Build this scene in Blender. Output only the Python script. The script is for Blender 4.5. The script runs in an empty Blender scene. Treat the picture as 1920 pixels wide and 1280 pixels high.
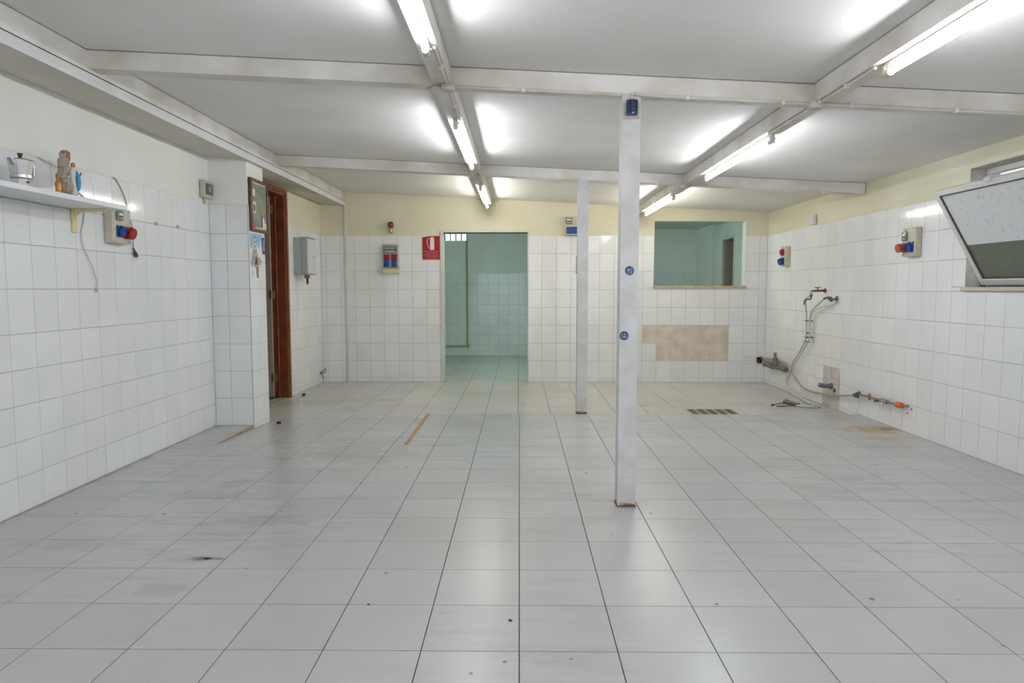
import bpy, bmesh, math, random
from mathutils import Vector, Matrix, Quaternion

random.seed(7)
S = bpy.context.scene
COL = S.collection

# ------------------------------------------------------------------ camera
CAM_H = 1.2825
cd = bpy.data.cameras.new('camera')
cd.sensor_width = 36.0
cd.lens = 36.0 * 1271.0 / 1920.0
cd.clip_start = 0.05
cam = bpy.data.objects.new('camera', cd)
cam.location = (0, 0, CAM_H)
cam.rotation_euler = (math.pi / 2 - 0.07744, 0, 0.01113)
COL.objects.link(cam)
S.camera = cam

# ------------------------------------------------------------------ world: overcast daylight outside
W = bpy.data.worlds.new('overcast')
W.use_nodes = True
bg = W.node_tree.nodes['Background']
bg.inputs[0].default_value = (0.91, 0.955, 1.0, 1)
bg.inputs[1].default_value = 1.9
S.world = W

TUBE_POWER = 52.0          # radiance of a lit fluorescent tube
ADDED_BACK_TUBE_POWER = 128.0  # radiance of the unseen lamp added in the room behind
S.view_settings.view_transform = 'Standard'
S.view_settings.look = 'None'
S.view_settings.exposure = 0.33
S.view_settings.gamma = 1.0
S.view_settings.use_curve_mapping = False
S.cycles.adaptive_threshold = 0.08
S.cycles.max_bounces = 8
S.cycles.use_light_tree = False
S.cycles.glossy_bounces = 2
S.cycles.transparent_max_bounces = 6

# ------------------------------------------------------------------ dimensions
XL, XR, YB, ZLOW = -2.86, 3.475, 9.61, -0.044
XRL = -2.81                 # left wall beyond the pilaster
YN = -3.0                   # wall behind the camera
ENTRY = (-2.3, 2.9, -.05, 2.25)   # its entrance: x from, to, z from, to
YD = 13.43                  # far wall of the room behind
def zc(x):                  # sloping ceiling
    return 2.515 - 0.0495 * x

# ------------------------------------------------------------------ materials
MATS = {}
def mat(name, col, rough=0.5, metal=0.0, var=0.0, vscale=6.0, col2=None, bump=0.0, bscale=40.0, rand=0.0, spec=0.5, emit=None, coat=0.0):
    m = bpy.data.materials.new(name); m.use_nodes = True
    nt = m.node_tree; N = nt.nodes; L = nt.links
    b = N['Principled BSDF']
    b.inputs['Base Color'].default_value = (*col, 1)
    b.inputs['Roughness'].default_value = rough
    b.inputs['Metallic'].default_value = metal
    b.inputs['Specular IOR Level'].default_value = spec
    if coat: b.inputs['Coat Weight'].default_value = coat
    geo = N.new('ShaderNodeNewGeometry')
    last = None
    if var > 0:
        nz = N.new('ShaderNodeTexNoise'); nz.inputs['Scale'].default_value = vscale; nz.inputs['Detail'].default_value = 5
        L.new(geo.outputs['Position'], nz.inputs['Vector'])
        rmp = N.new('ShaderNodeMapRange'); rmp.inputs['From Min'].default_value = 0.35; rmp.inputs['From Max'].default_value = 0.65
        L.new(nz.outputs['Fac'], rmp.inputs['Value'])
        mx = N.new('ShaderNodeMix'); mx.data_type = 'RGBA'
        c2 = col2 if col2 else tuple(c * (1 - var) for c in col)
        mx.inputs[6].default_value = (*col, 1); mx.inputs[7].default_value = (*c2, 1)
        L.new(rmp.outputs['Result'], mx.inputs[0]); last = mx.outputs[2]
    if rand > 0:
        oi = N.new('ShaderNodeObjectInfo')
        mr = N.new('ShaderNodeMapRange'); mr.inputs['To Min'].default_value = 1 - rand; mr.inputs['To Max'].default_value = 1 + rand * 0.4
        L.new(oi.outputs['Random'], mr.inputs['Value'])
        hv = N.new('ShaderNodeHueSaturation')
        if last is None: hv.inputs['Color'].default_value = (*col, 1)
        else: L.new(last, hv.inputs['Color'])
        L.new(mr.outputs['Result'], hv.inputs['Value']); last = hv.outputs['Color']
    if last is not None: L.new(last, b.inputs['Base Color'])
    if bump > 0:
        nb = N.new('ShaderNodeTexNoise'); nb.inputs['Scale'].default_value = bscale; nb.inputs['Detail'].default_value = 3
        L.new(geo.outputs['Position'], nb.inputs['Vector'])
        bp = N.new('ShaderNodeBump'); bp.inputs['Strength'].default_value = bump; bp.inputs['Distance'].default_value = 0.01
        L.new(nb.outputs['Fac'], bp.inputs['Height']); L.new(bp.outputs['Normal'], b.inputs['Normal'])
    if emit:
        b.inputs['Emission Color'].default_value = (*emit[0], 1); b.inputs['Emission Strength'].default_value = emit[1]
    MATS[name] = m
    return m

def emat(name, col, strength):
    m = bpy.data.materials.new(name); m.use_nodes = True
    N = m.node_tree.nodes; N.clear()
    e = N.new('ShaderNodeEmission'); e.inputs[0].default_value = (*col, 1); e.inputs[1].default_value = strength
    o = N.new('ShaderNodeOutputMaterial'); m.node_tree.links.new(e.outputs[0], o.inputs[0])
    MATS[name] = m
    return m

mat('wall_tile', (0.87, 0.875, 0.875), rough=0.10, var=0.05, vscale=2.5, rand=0.035, bump=0.03, bscale=9)
mat('grout', (0.60, 0.59, 0.56), rough=0.9, var=0.35, vscale=3)
mat('plaster_cream', (0.76, 0.73, 0.575), rough=0.85, var=0.10, vscale=1.6, col2=(0.70, 0.66, 0.48), bump=0.08, bscale=25)
mat('plaster_white', (0.88, 0.875, 0.83), rough=0.85, var=0.08, vscale=2.2, col2=(0.84, 0.825, 0.76), bump=0.08, bscale=25)
mat('ceiling_paint', (0.84, 0.825, 0.80), rough=0.8, var=0.08, vscale=1.2, col2=(0.77, 0.745, 0.70), bump=0.10, bscale=60)
mat('beam_paint', (0.81, 0.785, 0.75), rough=0.6, var=0.18, vscale=3.0, col2=(0.62, 0.58, 0.50), bump=0.05, bscale=40)
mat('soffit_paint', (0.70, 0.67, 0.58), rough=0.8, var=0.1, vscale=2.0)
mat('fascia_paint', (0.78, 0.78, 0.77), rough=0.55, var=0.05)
mat('doorway_paint', (0.66, 0.67, 0.62), rough=0.6, var=0.1)
mat('adhesive', (0.76, 0.67, 0.57), rough=0.9, var=0.2, vscale=9, bump=0.25, bscale=70)
mat('adhesive_grey', (0.68, 0.64, 0.61), rough=0.9, var=0.25, vscale=9, bump=0.25, bscale=70)
mat('conduit', (0.70, 0.67, 0.60), rough=0.5, var=0.2, vscale=5, col2=(0.55, 0.48, 0.40))
mat('white_plastic', (0.76, 0.76, 0.73), rough=0.4, var=0.08, vscale=8)
mat('cream_plastic', (0.60, 0.56, 0.44), rough=0.45, var=0.1, vscale=14)
mat('grey_plastic', (0.40, 0.41, 0.39), rough=0.4)
mat('dark_window', (0.13, 0.13, 0.12), rough=0.15)
mat('smoked_cover', (0.25, 0.25, 0.20), rough=0.2)
mat('blue_plastic', (0.006, 0.055, 0.29), rough=0.3)
mat('red_plastic', (0.36, 0.012, 0.012), rough=0.3)
mat('faded_red', (0.42, 0.075, 0.055), rough=0.4)
mat('yellow_plastic', (0.78, 0.68, 0.34), rough=0.5)
mat('shelf_laminate', (0.74, 0.77, 0.80), rough=0.3)
mat('wood_door', (0.26, 0.062, 0.022), rough=0.4, var=0.5, vscale=7, col2=(0.16, 0.036, 0.014))
mat('wood_light', (0.36, 0.12, 0.04), rough=0.4, var=0.4, vscale=9)
mat('wood_sill', (0.58, 0.49, 0.34), rough=0.5, var=0.25, vscale=12, col2=(0.46, 0.36, 0.22))
mat('sill_stone', (0.66, 0.56, 0.46), rough=0.5, var=0.15, vscale=12)
mat('door_leaf', (0.46, 0.37, 0.29), rough=0.5, var=0.1)
mat('brass', (0.50, 0.40, 0.20), rough=0.35, metal=0.8)
mat('frame_wood', (0.13, 0.055, 0.028), rough=0.35, var=0.3, vscale=30)
mat('alu', (0.60, 0.60, 0.61), rough=0.28, metal=0.9)
mat('black_plastic', (0.02, 0.02, 0.02), rough=0.4)
mat('copper', (0.45, 0.16, 0.06), rough=0.4, metal=0.5)
mat('cord_brown', (0.30, 0.26, 0.20), rough=0.6)
mat('cord_cream', (0.62, 0.56, 0.42), rough=0.6)
mat('chrome', (0.55, 0.54, 0.52), rough=0.25, metal=0.9, var=0.4, vscale=60)
mat('rusty_brass', (0.24, 0.13, 0.085), rough=0.6, metal=0.4, var=0.5, vscale=80)
mat('tarnished', (0.20, 0.20, 0.19), rough=0.45, metal=0.6, var=0.5, vscale=70)
mat('hose_white', (0.62, 0.63, 0.57), rough=0.4, var=0.15, vscale=25)
mat('hose_yellow', (0.50, 0.42, 0.27), rough=0.5, var=0.2, vscale=25)
mat('pvc_grey', (0.17, 0.18, 0.185), rough=0.45, var=0.2, vscale=25)
mat('galvanised', (0.33, 0.31, 0.28), rough=0.55, metal=0.5, var=0.6, vscale=40, col2=(0.26, 0.16, 0.09))
mat('orange_plug', (0.72, 0.13, 0.02), rough=0.5)
mat('cavity', (0.07, 0.06, 0.045), rough=0.95, var=0.5, vscale=40)
mat('steel_cabinet', (0.42, 0.46, 0.45), rough=0.45)
mat('cabinet_cover', (0.62, 0.66, 0.65), rough=0.4)
mat('sign_red', (0.33, 0.003, 0.003), rough=0.45)
mat('sign_white', (0.78, 0.74, 0.75), rough=0.4)
mat('sign_pink', (0.70, 0.30, 0.30), rough=0.4)
mat('sticker_blue', (0.035, 0.07, 0.17), rough=0.35, var=0.3, vscale=60)
mat('sticker_light', (0.36, 0.45, 0.60), rough=0.35)
mat('sticker_mid', (0.11, 0.20, 0.36), rough=0.35)
mat('alarm_blue', (0.012, 0.040, 0.13), rough=0.2)
mat('alarm_lens', (0.045, 0.05, 0.055), rough=0.15)
mat('bell_red', (0.22, 0.045, 0.02), rough=0.25, metal=0.3)
mat('bell_base', (0.40, 0.36, 0.26), rough=0.3, metal=0.6)
mat('picture_print', (0.27, 0.30, 0.20), rough=0.25, var=0.6, vscale=14, col2=(0.15, 0.21, 0.19))
mat('picture_mount', (0.62, 0.60, 0.44), rough=0.4)
mat('paper_white', (0.78, 0.78, 0.77), rough=0.7)
mat('print_sky', (0.16, 0.42, 0.72), rough=0.6, var=0.4, vscale=30, col2=(0.40, 0.60, 0.80))
mat('print_navy', (0.06, 0.07, 0.13), rough=0.6)
mat('print_skin', (0.52, 0.30, 0.22), rough=0.6)
mat('print_robe', (0.55, 0.53, 0.50), rough=0.6, var=0.4, vscale=45, col2=(0.30, 0.30, 0.33))
mat('print_maroon', (0.22, 0.04, 0.05), rough=0.6)
mat('print_gold', (0.50, 0.27, 0.05), rough=0.5, var=0.4, vscale=60)
mat('print_red', (0.55, 0.05, 0.06), rough=0.6)
mat('statue_rock', (0.46, 0.36, 0.30), rough=0.7, var=0.4, vscale=30, col2=(0.36, 0.33, 0.27), bump=0.6, bscale=60)
mat('statue_top', (0.46, 0.20, 0.10), rough=0.6, var=0.3, vscale=40)
mat('statue_white', (0.70, 0.67, 0.58), rough=0.5)
mat('statue_blue', (0.05, 0.30, 0.55), rough=0.45)
mat('statue_skin', (0.45, 0.22, 0.13), rough=0.5)
mat('statue_base', (0.14, 0.09, 0.06), rough=0.6)
mat('gold', (0.55, 0.27, 0.035), rough=0.35, metal=0.4)
mat('rust', (0.20, 0.085, 0.03), rough=0.9, var=0.5, vscale=60)
mat('terracotta_strip', (0.44, 0.29, 0.17), rough=0.7, var=0.25, vscale=18)
mat('grate_bar', (0.17, 0.18, 0.145), rough=0.5, metal=0.3)
mat('grate_frame', (0.45, 0.43, 0.36), rough=0.5)
mat('drain_pit', (0.10, 0.10, 0.085), rough=0.9)
mat('sash_frame', (0.72, 0.71, 0.68), rough=0.4, var=0.1, vscale=6)
mat('seal_dark', (0.10, 0.085, 0.065), rough=0.8)
mat('outside_white', (0.80, 0.81, 0.82), rough=0.9, var=0.05)
mat('outside_green', (0.16, 0.185, 0.125), rough=0.9, var=0.3, vscale=3)
mat('debris', (0.03, 0.028, 0.025), rough=0.8)
mat('ochre_strip', (0.50, 0.42, 0.22), rough=0.6, var=0.2)
mat('bar_steel', (0.20, 0.18, 0.22), rough=0.5)
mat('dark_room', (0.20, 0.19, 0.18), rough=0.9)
emat('tube_cool', (0.94, 0.98, 1.05), TUBE_POWER)
emat('tube_warm', (1.0, 0.965, 0.86), TUBE_POWER)
emat('tube_back_added', (0.60, 0.94, 0.92), ADDED_BACK_TUBE_POWER)

def floor_material(name, base, scuff, rust_at=None):
    m = bpy.data.materials.new(name); m.use_nodes = True
    nt = m.node_tree; N = nt.nodes; L = nt.links
    b = N['Principled BSDF']
    geo = N.new('ShaderNodeNewGeometry'); pos = geo.outputs['Position']
    def noise(scale, detail=4, lo=.4, hi=.6, vec=None, rough=.5):
        n = N.new('ShaderNodeTexNoise'); n.inputs['Scale'].default_value = scale; n.inputs['Detail'].default_value = detail
        n.inputs['Roughness'].default_value = rough
        L.new(vec or pos, n.inputs['Vector'])
        r = N.new('ShaderNodeMapRange'); r.inputs['From Min'].default_value = lo; r.inputs['From Max'].default_value = hi
        L.new(n.outputs['Fac'], r.inputs['Value']); return r.outputs['Result']
    def mix(a, fac, colB):
        x = N.new('ShaderNodeMix'); x.data_type = 'RGBA'
        if isinstance(a, tuple): x.inputs[6].default_value = (*a, 1)
        else: L.new(a, x.inputs[6])
        x.inputs[7].default_value = (*colB, 1)
        L.new(fac, x.inputs[0]); return x.outputs[2]
    def scale(s, k):
        q = N.new('ShaderNodeMath'); q.operation = 'MULTIPLY'; L.new(s, q.inputs[0]); q.inputs[1].default_value = k; return q.outputs[0]
    def mul(a, c):
        q = N.new('ShaderNodeMath'); q.operation = 'MULTIPLY'; L.new(a, q.inputs[0]); L.new(c, q.inputs[1]); return q.outputs[0]
    speck = noise(210, 2, .45, .68)
    c = mix(base, scale(speck, .34), tuple(v * .72 for v in base))
    cloud = noise(1.1, 3, .30, .80)
    c = mix(c, scale(cloud, .55), scuff)
    # dragged scuff marks: stretched noise
    mp = N.new('ShaderNodeMapping'); mp.inputs['Rotation'].default_value = (0, 0, .35); mp.inputs['Scale'].default_value = (1.2, 7.0, 1)
    L.new(pos, mp.inputs['Vector'])
    streak = mul(noise(1.6, 7, .50, .85, mp.outputs['Vector'], .70), noise(.7, 2, .40, .70))
    c = mix(c, scale(streak, 1.0), tuple(v * .62 for v in scuff))
    drops = noise(14.0, 1, .77, .80)
    c = mix(c, scale(drops, .7), (.12, .11, .10))
    oi = N.new('ShaderNodeObjectInfo'); mr = N.new('ShaderNodeMapRange'); mr.inputs['To Min'].default_value = .955; mr.inputs['To Max'].default_value = 1.02
    L.new(oi.outputs['Random'], mr.inputs['Value'])
    hv = N.new('ShaderNodeHueSaturation'); L.new(c, hv.inputs['Color']); L.new(mr.outputs['Result'], hv.inputs['Value']); c = hv.outputs['Color']
    if rust_at:
        wob = N.new('ShaderNodeTexNoise'); wob.inputs['Scale'].default_value = 8; wob.inputs['Detail'].default_value = 4; wob.inputs['Roughness'].default_value = .65; L.new(pos, wob.inputs['Vector'])
        w2 = N.new('ShaderNodeMath'); w2.operation = 'MULTIPLY_ADD'; L.new(wob.outputs['Fac'], w2.inputs[0]); w2.inputs[1].default_value = 2.6; w2.inputs[2].default_value = -1.3
        for (cx, cy, sx, sy, col, k) in rust_at:
            mp2 = N.new('ShaderNodeMapping'); mp2.vector_type = 'POINT'
            mp2.inputs['Location'].default_value = (-cx / sx, -cy / sy, 0); mp2.inputs['Scale'].default_value = (1 / sx, 1 / sy, 0)
            L.new(pos, mp2.inputs['Vector'])
            ln = N.new('ShaderNodeVectorMath'); ln.operation = 'LENGTH'; L.new(mp2.outputs['Vector'], ln.inputs[0])
            ad = N.new('ShaderNodeMath'); ad.operation = 'ADD'; L.new(ln.outputs['Value'], ad.inputs[0])
            L.new(w2.outputs[0], ad.inputs[1])
            r2 = N.new('ShaderNodeMapRange'); r2.inputs['From Min'].default_value = 1.0; r2.inputs['From Max'].default_value = .45
            L.new(ad.outputs[0], r2.inputs['Value'])
            c = mix(c, scale(r2.outputs['Result'], k), col)
    L.new(c, b.inputs['Base Color'])
    b.inputs['Roughness'].default_value = .27
    nb = N.new('ShaderNodeTexNoise'); nb.inputs['Scale'].default_value = 45; nb.inputs['Detail'].default_value = 2; L.new(pos, nb.inputs['Vector'])
    bp = N.new('ShaderNodeBump'); bp.inputs['Strength'].default_value = .03; bp.inputs['Distance'].default_value = .002
    L.new(nb.outputs['Fac'], bp.inputs['Height']); L.new(bp.outputs['Normal'], b.inputs['Normal'])
    MATS[name] = m
    return m
RUST = [(3.27, 6.17, .36, .20, (.42, .22, .05), .95), (3.37, 6.19, .10, .10, (.05, .03, .015), 1.0), (3.09, 5.77, .13, .06, (.46, .34, .18), .6),
        (3.25, 6.0, .45, .5, (.50, .43, .32), .45),
        (-1.49, 3.13, .075, .028, (.06, .05, .045), 1.0), (-1.58, 3.11, .16, .05, (.36, .33, .30), .4),
        (-1.86, 4.40, .12, .14, (.34, .31, .24), .38), (-1.42, 3.66, .30, .12, (.31, .28, .26), .36), (-1.55, 2.78, .16, .08, (.32, .28, .26), .3),
        (-1.85, 4.10, .45, .12, (.36, .335, .28), .35), (-2.87, 4.6, .055, 2.2, (.34, .29, .19), .8), (-2.2, 3.3, .35, .10, (.36, .34, .31), .35), (-1.3, 5.2, .5, .35, (.40, .385, .34), .5)]
floor_material('floor_tile', (0.535, 0.54, 0.535), (0.44, 0.425, 0.40), RUST)
floor_material('floor_tile_low', (0.60, 0.595, 0.545), (0.49, 0.465, 0.39))
mat('floor_grout', (0.115, 0.10, 0.085), rough=0.95)

# window glass: whitish film on the upper part, greenish glass below, both dirty
def pane_material(name, col, col2, clear, spot):
    m = bpy.data.materials.new(name); m.use_nodes = True
    nt = m.node_tree; N = nt.nodes; L = nt.links; N.clear()
    out = N.new('ShaderNodeOutputMaterial')
    tr = N.new('ShaderNodeBsdfTransparent'); tr.inputs[0].default_value = (.93, .95, .95, 1)
    gl = N.new('ShaderNodeBsdfGlossy'); gl.inputs['Roughness'].default_value = .12
    df = N.new('ShaderNodeBsdfDiffuse'); tl = N.new('ShaderNodeBsdfTranslucent')
    geo = N.new('ShaderNodeNewGeometry')
    n1 = N.new('ShaderNodeTexNoise'); n1.inputs['Scale'].default_value = 22; n1.inputs['Detail'].default_value = 4; L.new(geo.outputs['Position'], n1.inputs['Vector'])
    r1 = N.new('ShaderNodeMapRange'); r1.inputs['From Min'].default_value = .60; r1.inputs['From Max'].default_value = .70
    L.new(n1.outputs['Fac'], r1.inputs['Value'])
    mx = N.new('ShaderNodeMix'); mx.data_type = 'RGBA'; mx.inputs[6].default_value = (*col, 1); mx.inputs[7].default_value = (*col2, 1)
    sc = N.new('ShaderNodeMath'); sc.operation = 'MULTIPLY'; sc.inputs[1].default_value = spot; L.new(r1.outputs['Result'], sc.inputs[0]); L.new(sc.outputs[0], mx.inputs[0])
    L.new(mx.outputs[2], df.inputs[0]); L.new(mx.outputs[2], tl.inputs[0])
    m0 = N.new('ShaderNodeMixShader'); m0.inputs[0].default_value = .35; L.new(df.outputs[0], m0.inputs[1]); L.new(tl.outputs[0], m0.inputs[2])
    m1 = N.new('ShaderNodeMixShader'); m1.inputs[0].default_value = clear; L.new(m0.outputs[0], m1.inputs[1]); L.new(tr.outputs[0], m1.inputs[2])
    m2 = N.new('ShaderNodeMixShader'); m2.inputs[0].default_value = .06; L.new(m1.outputs[0], m2.inputs[1]); L.new(gl.outputs[0], m2.inputs[2])
    L.new(m2.outputs[0], out.inputs[0])
    MATS[name] = m
pane_material('pane_film', (.84, .86, .87), (.48, .50, .51), .05, .4)
pane_material('pane_green', (.23, .25, .19), (.36, .33, .24), .10, .5)

# post paint with rust at the foot
def post_material():
    m = mat('post_paint', (0.69, 0.685, 0.68), rough=0.5, var=0.12, vscale=9, col2=(0.60, 0.585, 0.57), bump=.05, bscale=50)
    nt = m.node_tree; N = nt.nodes; L = nt.links; b = N['Principled BSDF']
    src = b.inputs['Base Color'].links[0].from_socket
    geo = N.new('ShaderNodeNewGeometry'); sp = N.new('ShaderNodeSeparateXYZ'); L.new(geo.outputs['Position'], sp.inputs[0])
    nz = N.new('ShaderNodeTexNoise'); nz.inputs['Scale'].default_value = 30; nz.inputs['Detail'].default_value = 5; L.new(geo.outputs['Position'], nz.inputs['Vector'])
    ma = N.new('ShaderNodeMath'); ma.operation = 'MULTIPLY_ADD'; L.new(nz.outputs['Fac'], ma.inputs[0]); ma.inputs[1].default_value = -.06; L.new(sp.outputs['Z'], ma.inputs[2])
    mr = N.new('ShaderNodeMapRange'); mr.inputs['From Min'].default_value = -.005; mr.inputs['From Max'].default_value = -.022; L.new(ma.outputs[0], mr.inputs['Value'])
    mx = N.new('ShaderNodeMix'); mx.data_type = 'RGBA'; L.new(mr.outputs['Result'], mx.inputs[0]); L.new(src, mx.inputs[6]); mx.inputs[7].default_value = (.24, .13, .05, 1)
    L.new(mx.outputs[2], b.inputs['Base Color'])
post_material()

# ------------------------------------------------------------------ mesh helpers
def add_box(bm, x0, x1, y0, y1, z0, z1, M=None):
    vs = [bm.verts.new(Vector(p)) for p in ((x0,y0,z0),(x1,y0,z0),(x1,y1,z0),(x0,y1,z0),(x0,y0,z1),(x1,y0,z1),(x1,y1,z1),(x0,y1,z1))]
    if M is not None:
        for v in vs: v.co = M @ v.co
    for f in ((0,3,2,1),(4,5,6,7),(0,1,5,4),(1,2,6,5),(2,3,7,6),(3,0,4,7)):
        bm.faces.new([vs[i] for i in f])
    return vs

def add_bevel_box(bm, x0, x1, y0, y1, z0, z1, r=0.005, seg=2, M=None):
    t = bmesh.new(); add_box(t, x0, x1, y0, y1, z0, z1)
    bmesh.ops.bevel(t, geom=list(t.edges), offset=r, segments=seg, affect='EDGES', profile=0.6)
    if M is not None: t.transform(M)
    merge(bm, t)

def merge(bm, t):
    me = bpy.data.meshes.new('tmp'); t.to_mesh(me); t.free(); bm.from_mesh(me); bpy.data.meshes.remove(me)

def add_prism(bm, poly, axis, a, b):
    """poly 2-D points swept along axis ('x','y','z') from a to b"""
    def P(p, t):
        return {'x': (t, p[0], p[1]), 'y': (p[0], t, p[1]), 'z': (p[0], p[1], t)}[axis]
    v0 = [bm.verts.new(P(p, a)) for p in poly]; v1 = [bm.verts.new(P(p, b)) for p in poly]
    n = len(poly)
    bm.faces.new(v0); bm.faces.new(v1[::-1])
    for i in range(n):
        bm.faces.new((v0[i], v1[i], v1[(i+1) % n], v0[(i+1) % n]))

def add_lathe(bm, prof, seg=24, M=None, cap=True):
    """prof: list of (r, z) around the z axis"""
    rings = []
    for r, z in prof:
        rings.append([bm.verts.new((r * math.cos(2*math.pi*i/seg), r * math.sin(2*math.pi*i/seg), z)) for i in range(seg)])
    for a, b in zip(rings, rings[1:]):
        for i in range(seg):
            bm.faces.new((a[i], a[(i+1) % seg], b[(i+1) % seg], b[i]))
    if cap:
        bm.faces.new(rings[0][::-1]); bm.faces.new(rings[-1])
    if M is not None:
        for rg in rings:
            for v in rg: v.co = M @ v.co

def along(p, q):
    p = Vector(p); d = Vector(q) - p
    return Matrix.Translation(p) @ d.to_track_quat('Z', 'Y').to_matrix().to_4x4(), d.length

def add_cyl(bm, p, q, r, seg=16, r2=None):
    M, l = along(p, q)
    add_lathe(bm, [(r, 0), (r if r2 is None else r2, l)], seg, M)

def smooth_path(pts, n=8):
    P = [Vector(p) for p in pts]; out = []
    for i in range(len(P) - 1):
        p0 = P[max(i-1, 0)]; p1 = P[i]; p2 = P[i+1]; p3 = P[min(i+2, len(P)-1)]
        for k in range(n):
            t = k / n
            out.append(.5 * ((2*p1) + (p2-p0)*t + (2*p0-5*p1+4*p2-p3)*t*t + (3*p1-p0-3*p2+p3)*t*t*t))
    out.append(P[-1]); return out

def add_tube(bm, pts, r, seg=10, n=8, curved=True):
    P = smooth_path(pts, n) if curved else [Vector(p) for p in pts]
    rings = []; up = None
    for i, p in enumerate(P):
        d = (P[min(i+1, len(P)-1)] - P[max(i-1, 0)]).normalized()
        if up is None:
            up = d.orthogonal().normalized()
        up = (up - d * up.dot(d)).normalized(); s = d.cross(up)
        rr = r[i] if isinstance(r, list) else r
        rings.append([bm.verts.new(p + (up * math.cos(2*math.pi*k/seg) + s * math.sin(2*math.pi*k/seg)) * rr) for k in range(seg)])
    for a, b in zip(rings, rings[1:]):
        for k in range(seg): bm.faces.new((a[k], a[(k+1) % seg], b[(k+1) % seg], b[k]))
    bm.faces.new(rings[0][::-1]); bm.faces.new(rings[-1])

def add_sphere(bm, c, r, sc=(1, 1, 1), seg=16):
    bmesh.ops.create_uvsphere(bm, u_segments=seg, v_segments=max(6, seg // 2), radius=r,
                              matrix=Matrix.Translation(c) @ Matrix.Diagonal((*sc, 1)))

def new_bm(): return bmesh.new()

def obj(name, bm, m, parent=None, smooth=False, keep_normals=False):
    if not keep_normals: bmesh.ops.recalc_face_normals(bm, faces=list(bm.faces))
    me = bpy.data.meshes.new(name); bm.to_mesh(me); bm.free()
    me.materials.append(MATS[m] if isinstance(m, str) else m)
    if smooth:
        for p in me.polygons: p.use_smooth = True
        try: me.set_sharp_from_angle(angle=math.radians(40))
        except Exception: pass
    o = bpy.data.objects.new(name, me); COL.objects.link(o)
    if parent is not None: o.parent = parent
    return o

def boxobj(name, m, parent, x0, x1, y0, y1, z0, z1, r=0.0, seg=2):
    bm = new_bm()
    if r: add_bevel_box(bm, x0, x1, y0, y1, z0, z1, r, seg)
    else: add_box(bm, x0, x1, y0, y1, z0, z1)
    return obj(name, bm, m, parent, smooth=bool(r))

def tag(o, label, cat, group=None, kind=None):
    o['label'] = label; o['category'] = cat
    if group: o['group'] = group
    if kind: o['kind'] = kind
    return o

def thing(name, label, cat, loc=(0, 0, 0), rotz=0.0, group=None, kind=None):
    o = bpy.data.objects.new(name, None); COL.objects.link(o)
    o.empty_display_size = .05
    o.location = loc; o.rotation_euler = (0, 0, rotz)
    return tag(o, label, cat, group, kind)

FACE_BACK, FACE_LEFT, FACE_RIGHT = 0.0, math.pi / 2, -math.pi / 2   # local -Y is out of the wall, local +X is to the viewer's right

# ------------------------------------------------------------------ rectangles with holes, and tile fields
def subtract(rect, holes):
    rs = [rect]
    for h in holes:
        nxt = []
        for (a, b, c, d) in rs:
            ha, hb, hc, hd = max(a, h[0]), min(b, h[1]), max(c, h[2]), min(d, h[3])
            if ha >= hb or hc >= hd: nxt.append((a, b, c, d)); continue
            if c < hc: nxt.append((a, b, c, hc))
            if hd < d: nxt.append((a, b, hd, d))
            if a < ha: nxt.append((a, ha, hc, hd))
            if hb < b: nxt.append((hb, b, hc, hd))
        rs = nxt
    return rs

TILE_MESH = {}
def tile_mesh(w, h, t, ch, m):
    key = (round(w, 3), round(h, 3), t, m)
    if key in TILE_MESH: return TILE_MESH[key]
    w, h = key[0], key[1]
    a, b = w / 2, h / 2
    v = [(-a, -b, 0), (a, -b, 0), (a, b, 0), (-a, b, 0), (-a, -b, t - ch), (a, -b, t - ch), (a, b, t - ch), (-a, b, t - ch),
         (-a + ch, -b + ch, t), (a - ch, -b + ch, t), (a - ch, b - ch, t), (-a + ch, b - ch, t)]
    f = [(0, 1, 5, 4), (1, 2, 6, 5), (2, 3, 7, 6), (3, 0, 4, 7), (4, 5, 9, 8), (5, 6, 10, 9), (6, 7, 11, 10), (7, 4, 8, 11), (8, 9, 10, 11)]
    me = bpy.data.meshes.new('tile'); me.from_pydata(v, [], f); me.materials.append(MATS[m]); me.update()
    TILE_MESH[key] = me
    return me

FRAMES = {  # u, v, n
    'back': (Vector((1, 0, 0)), Vector((0, 0, 1)), Vector((0, -1, 0))),
    'left': (Vector((0, 1, 0)), Vector((0, 0, 1)), Vector((1, 0, 0))),
    'right': (Vector((0, -1, 0)), Vector((0, 0, 1)), Vector((-1, 0, 0))),
    'floor': (Vector((1, 0, 0)), Vector((0, 1, 0)), Vector((0, 0, 1))),
}
def frame(kind, d):
    """matrix taking (u, v, n) to world; d = signed position of the plane along n's axis"""
    u, v, n = FRAMES[kind]
    M = Matrix(((u.x, v.x, n.x, 0), (u.y, v.y, n.y, 0), (u.z, v.z, n.z, 0), (0, 0, 0, 1)))
    off = {'back': Vector((0, d, 0)), 'left': Vector((d, 0, 0)), 'right': Vector((d, 0, 0)), 'floor': Vector((0, 0, d))}[kind]
    return Matrix.Translation(off) @ M

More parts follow.
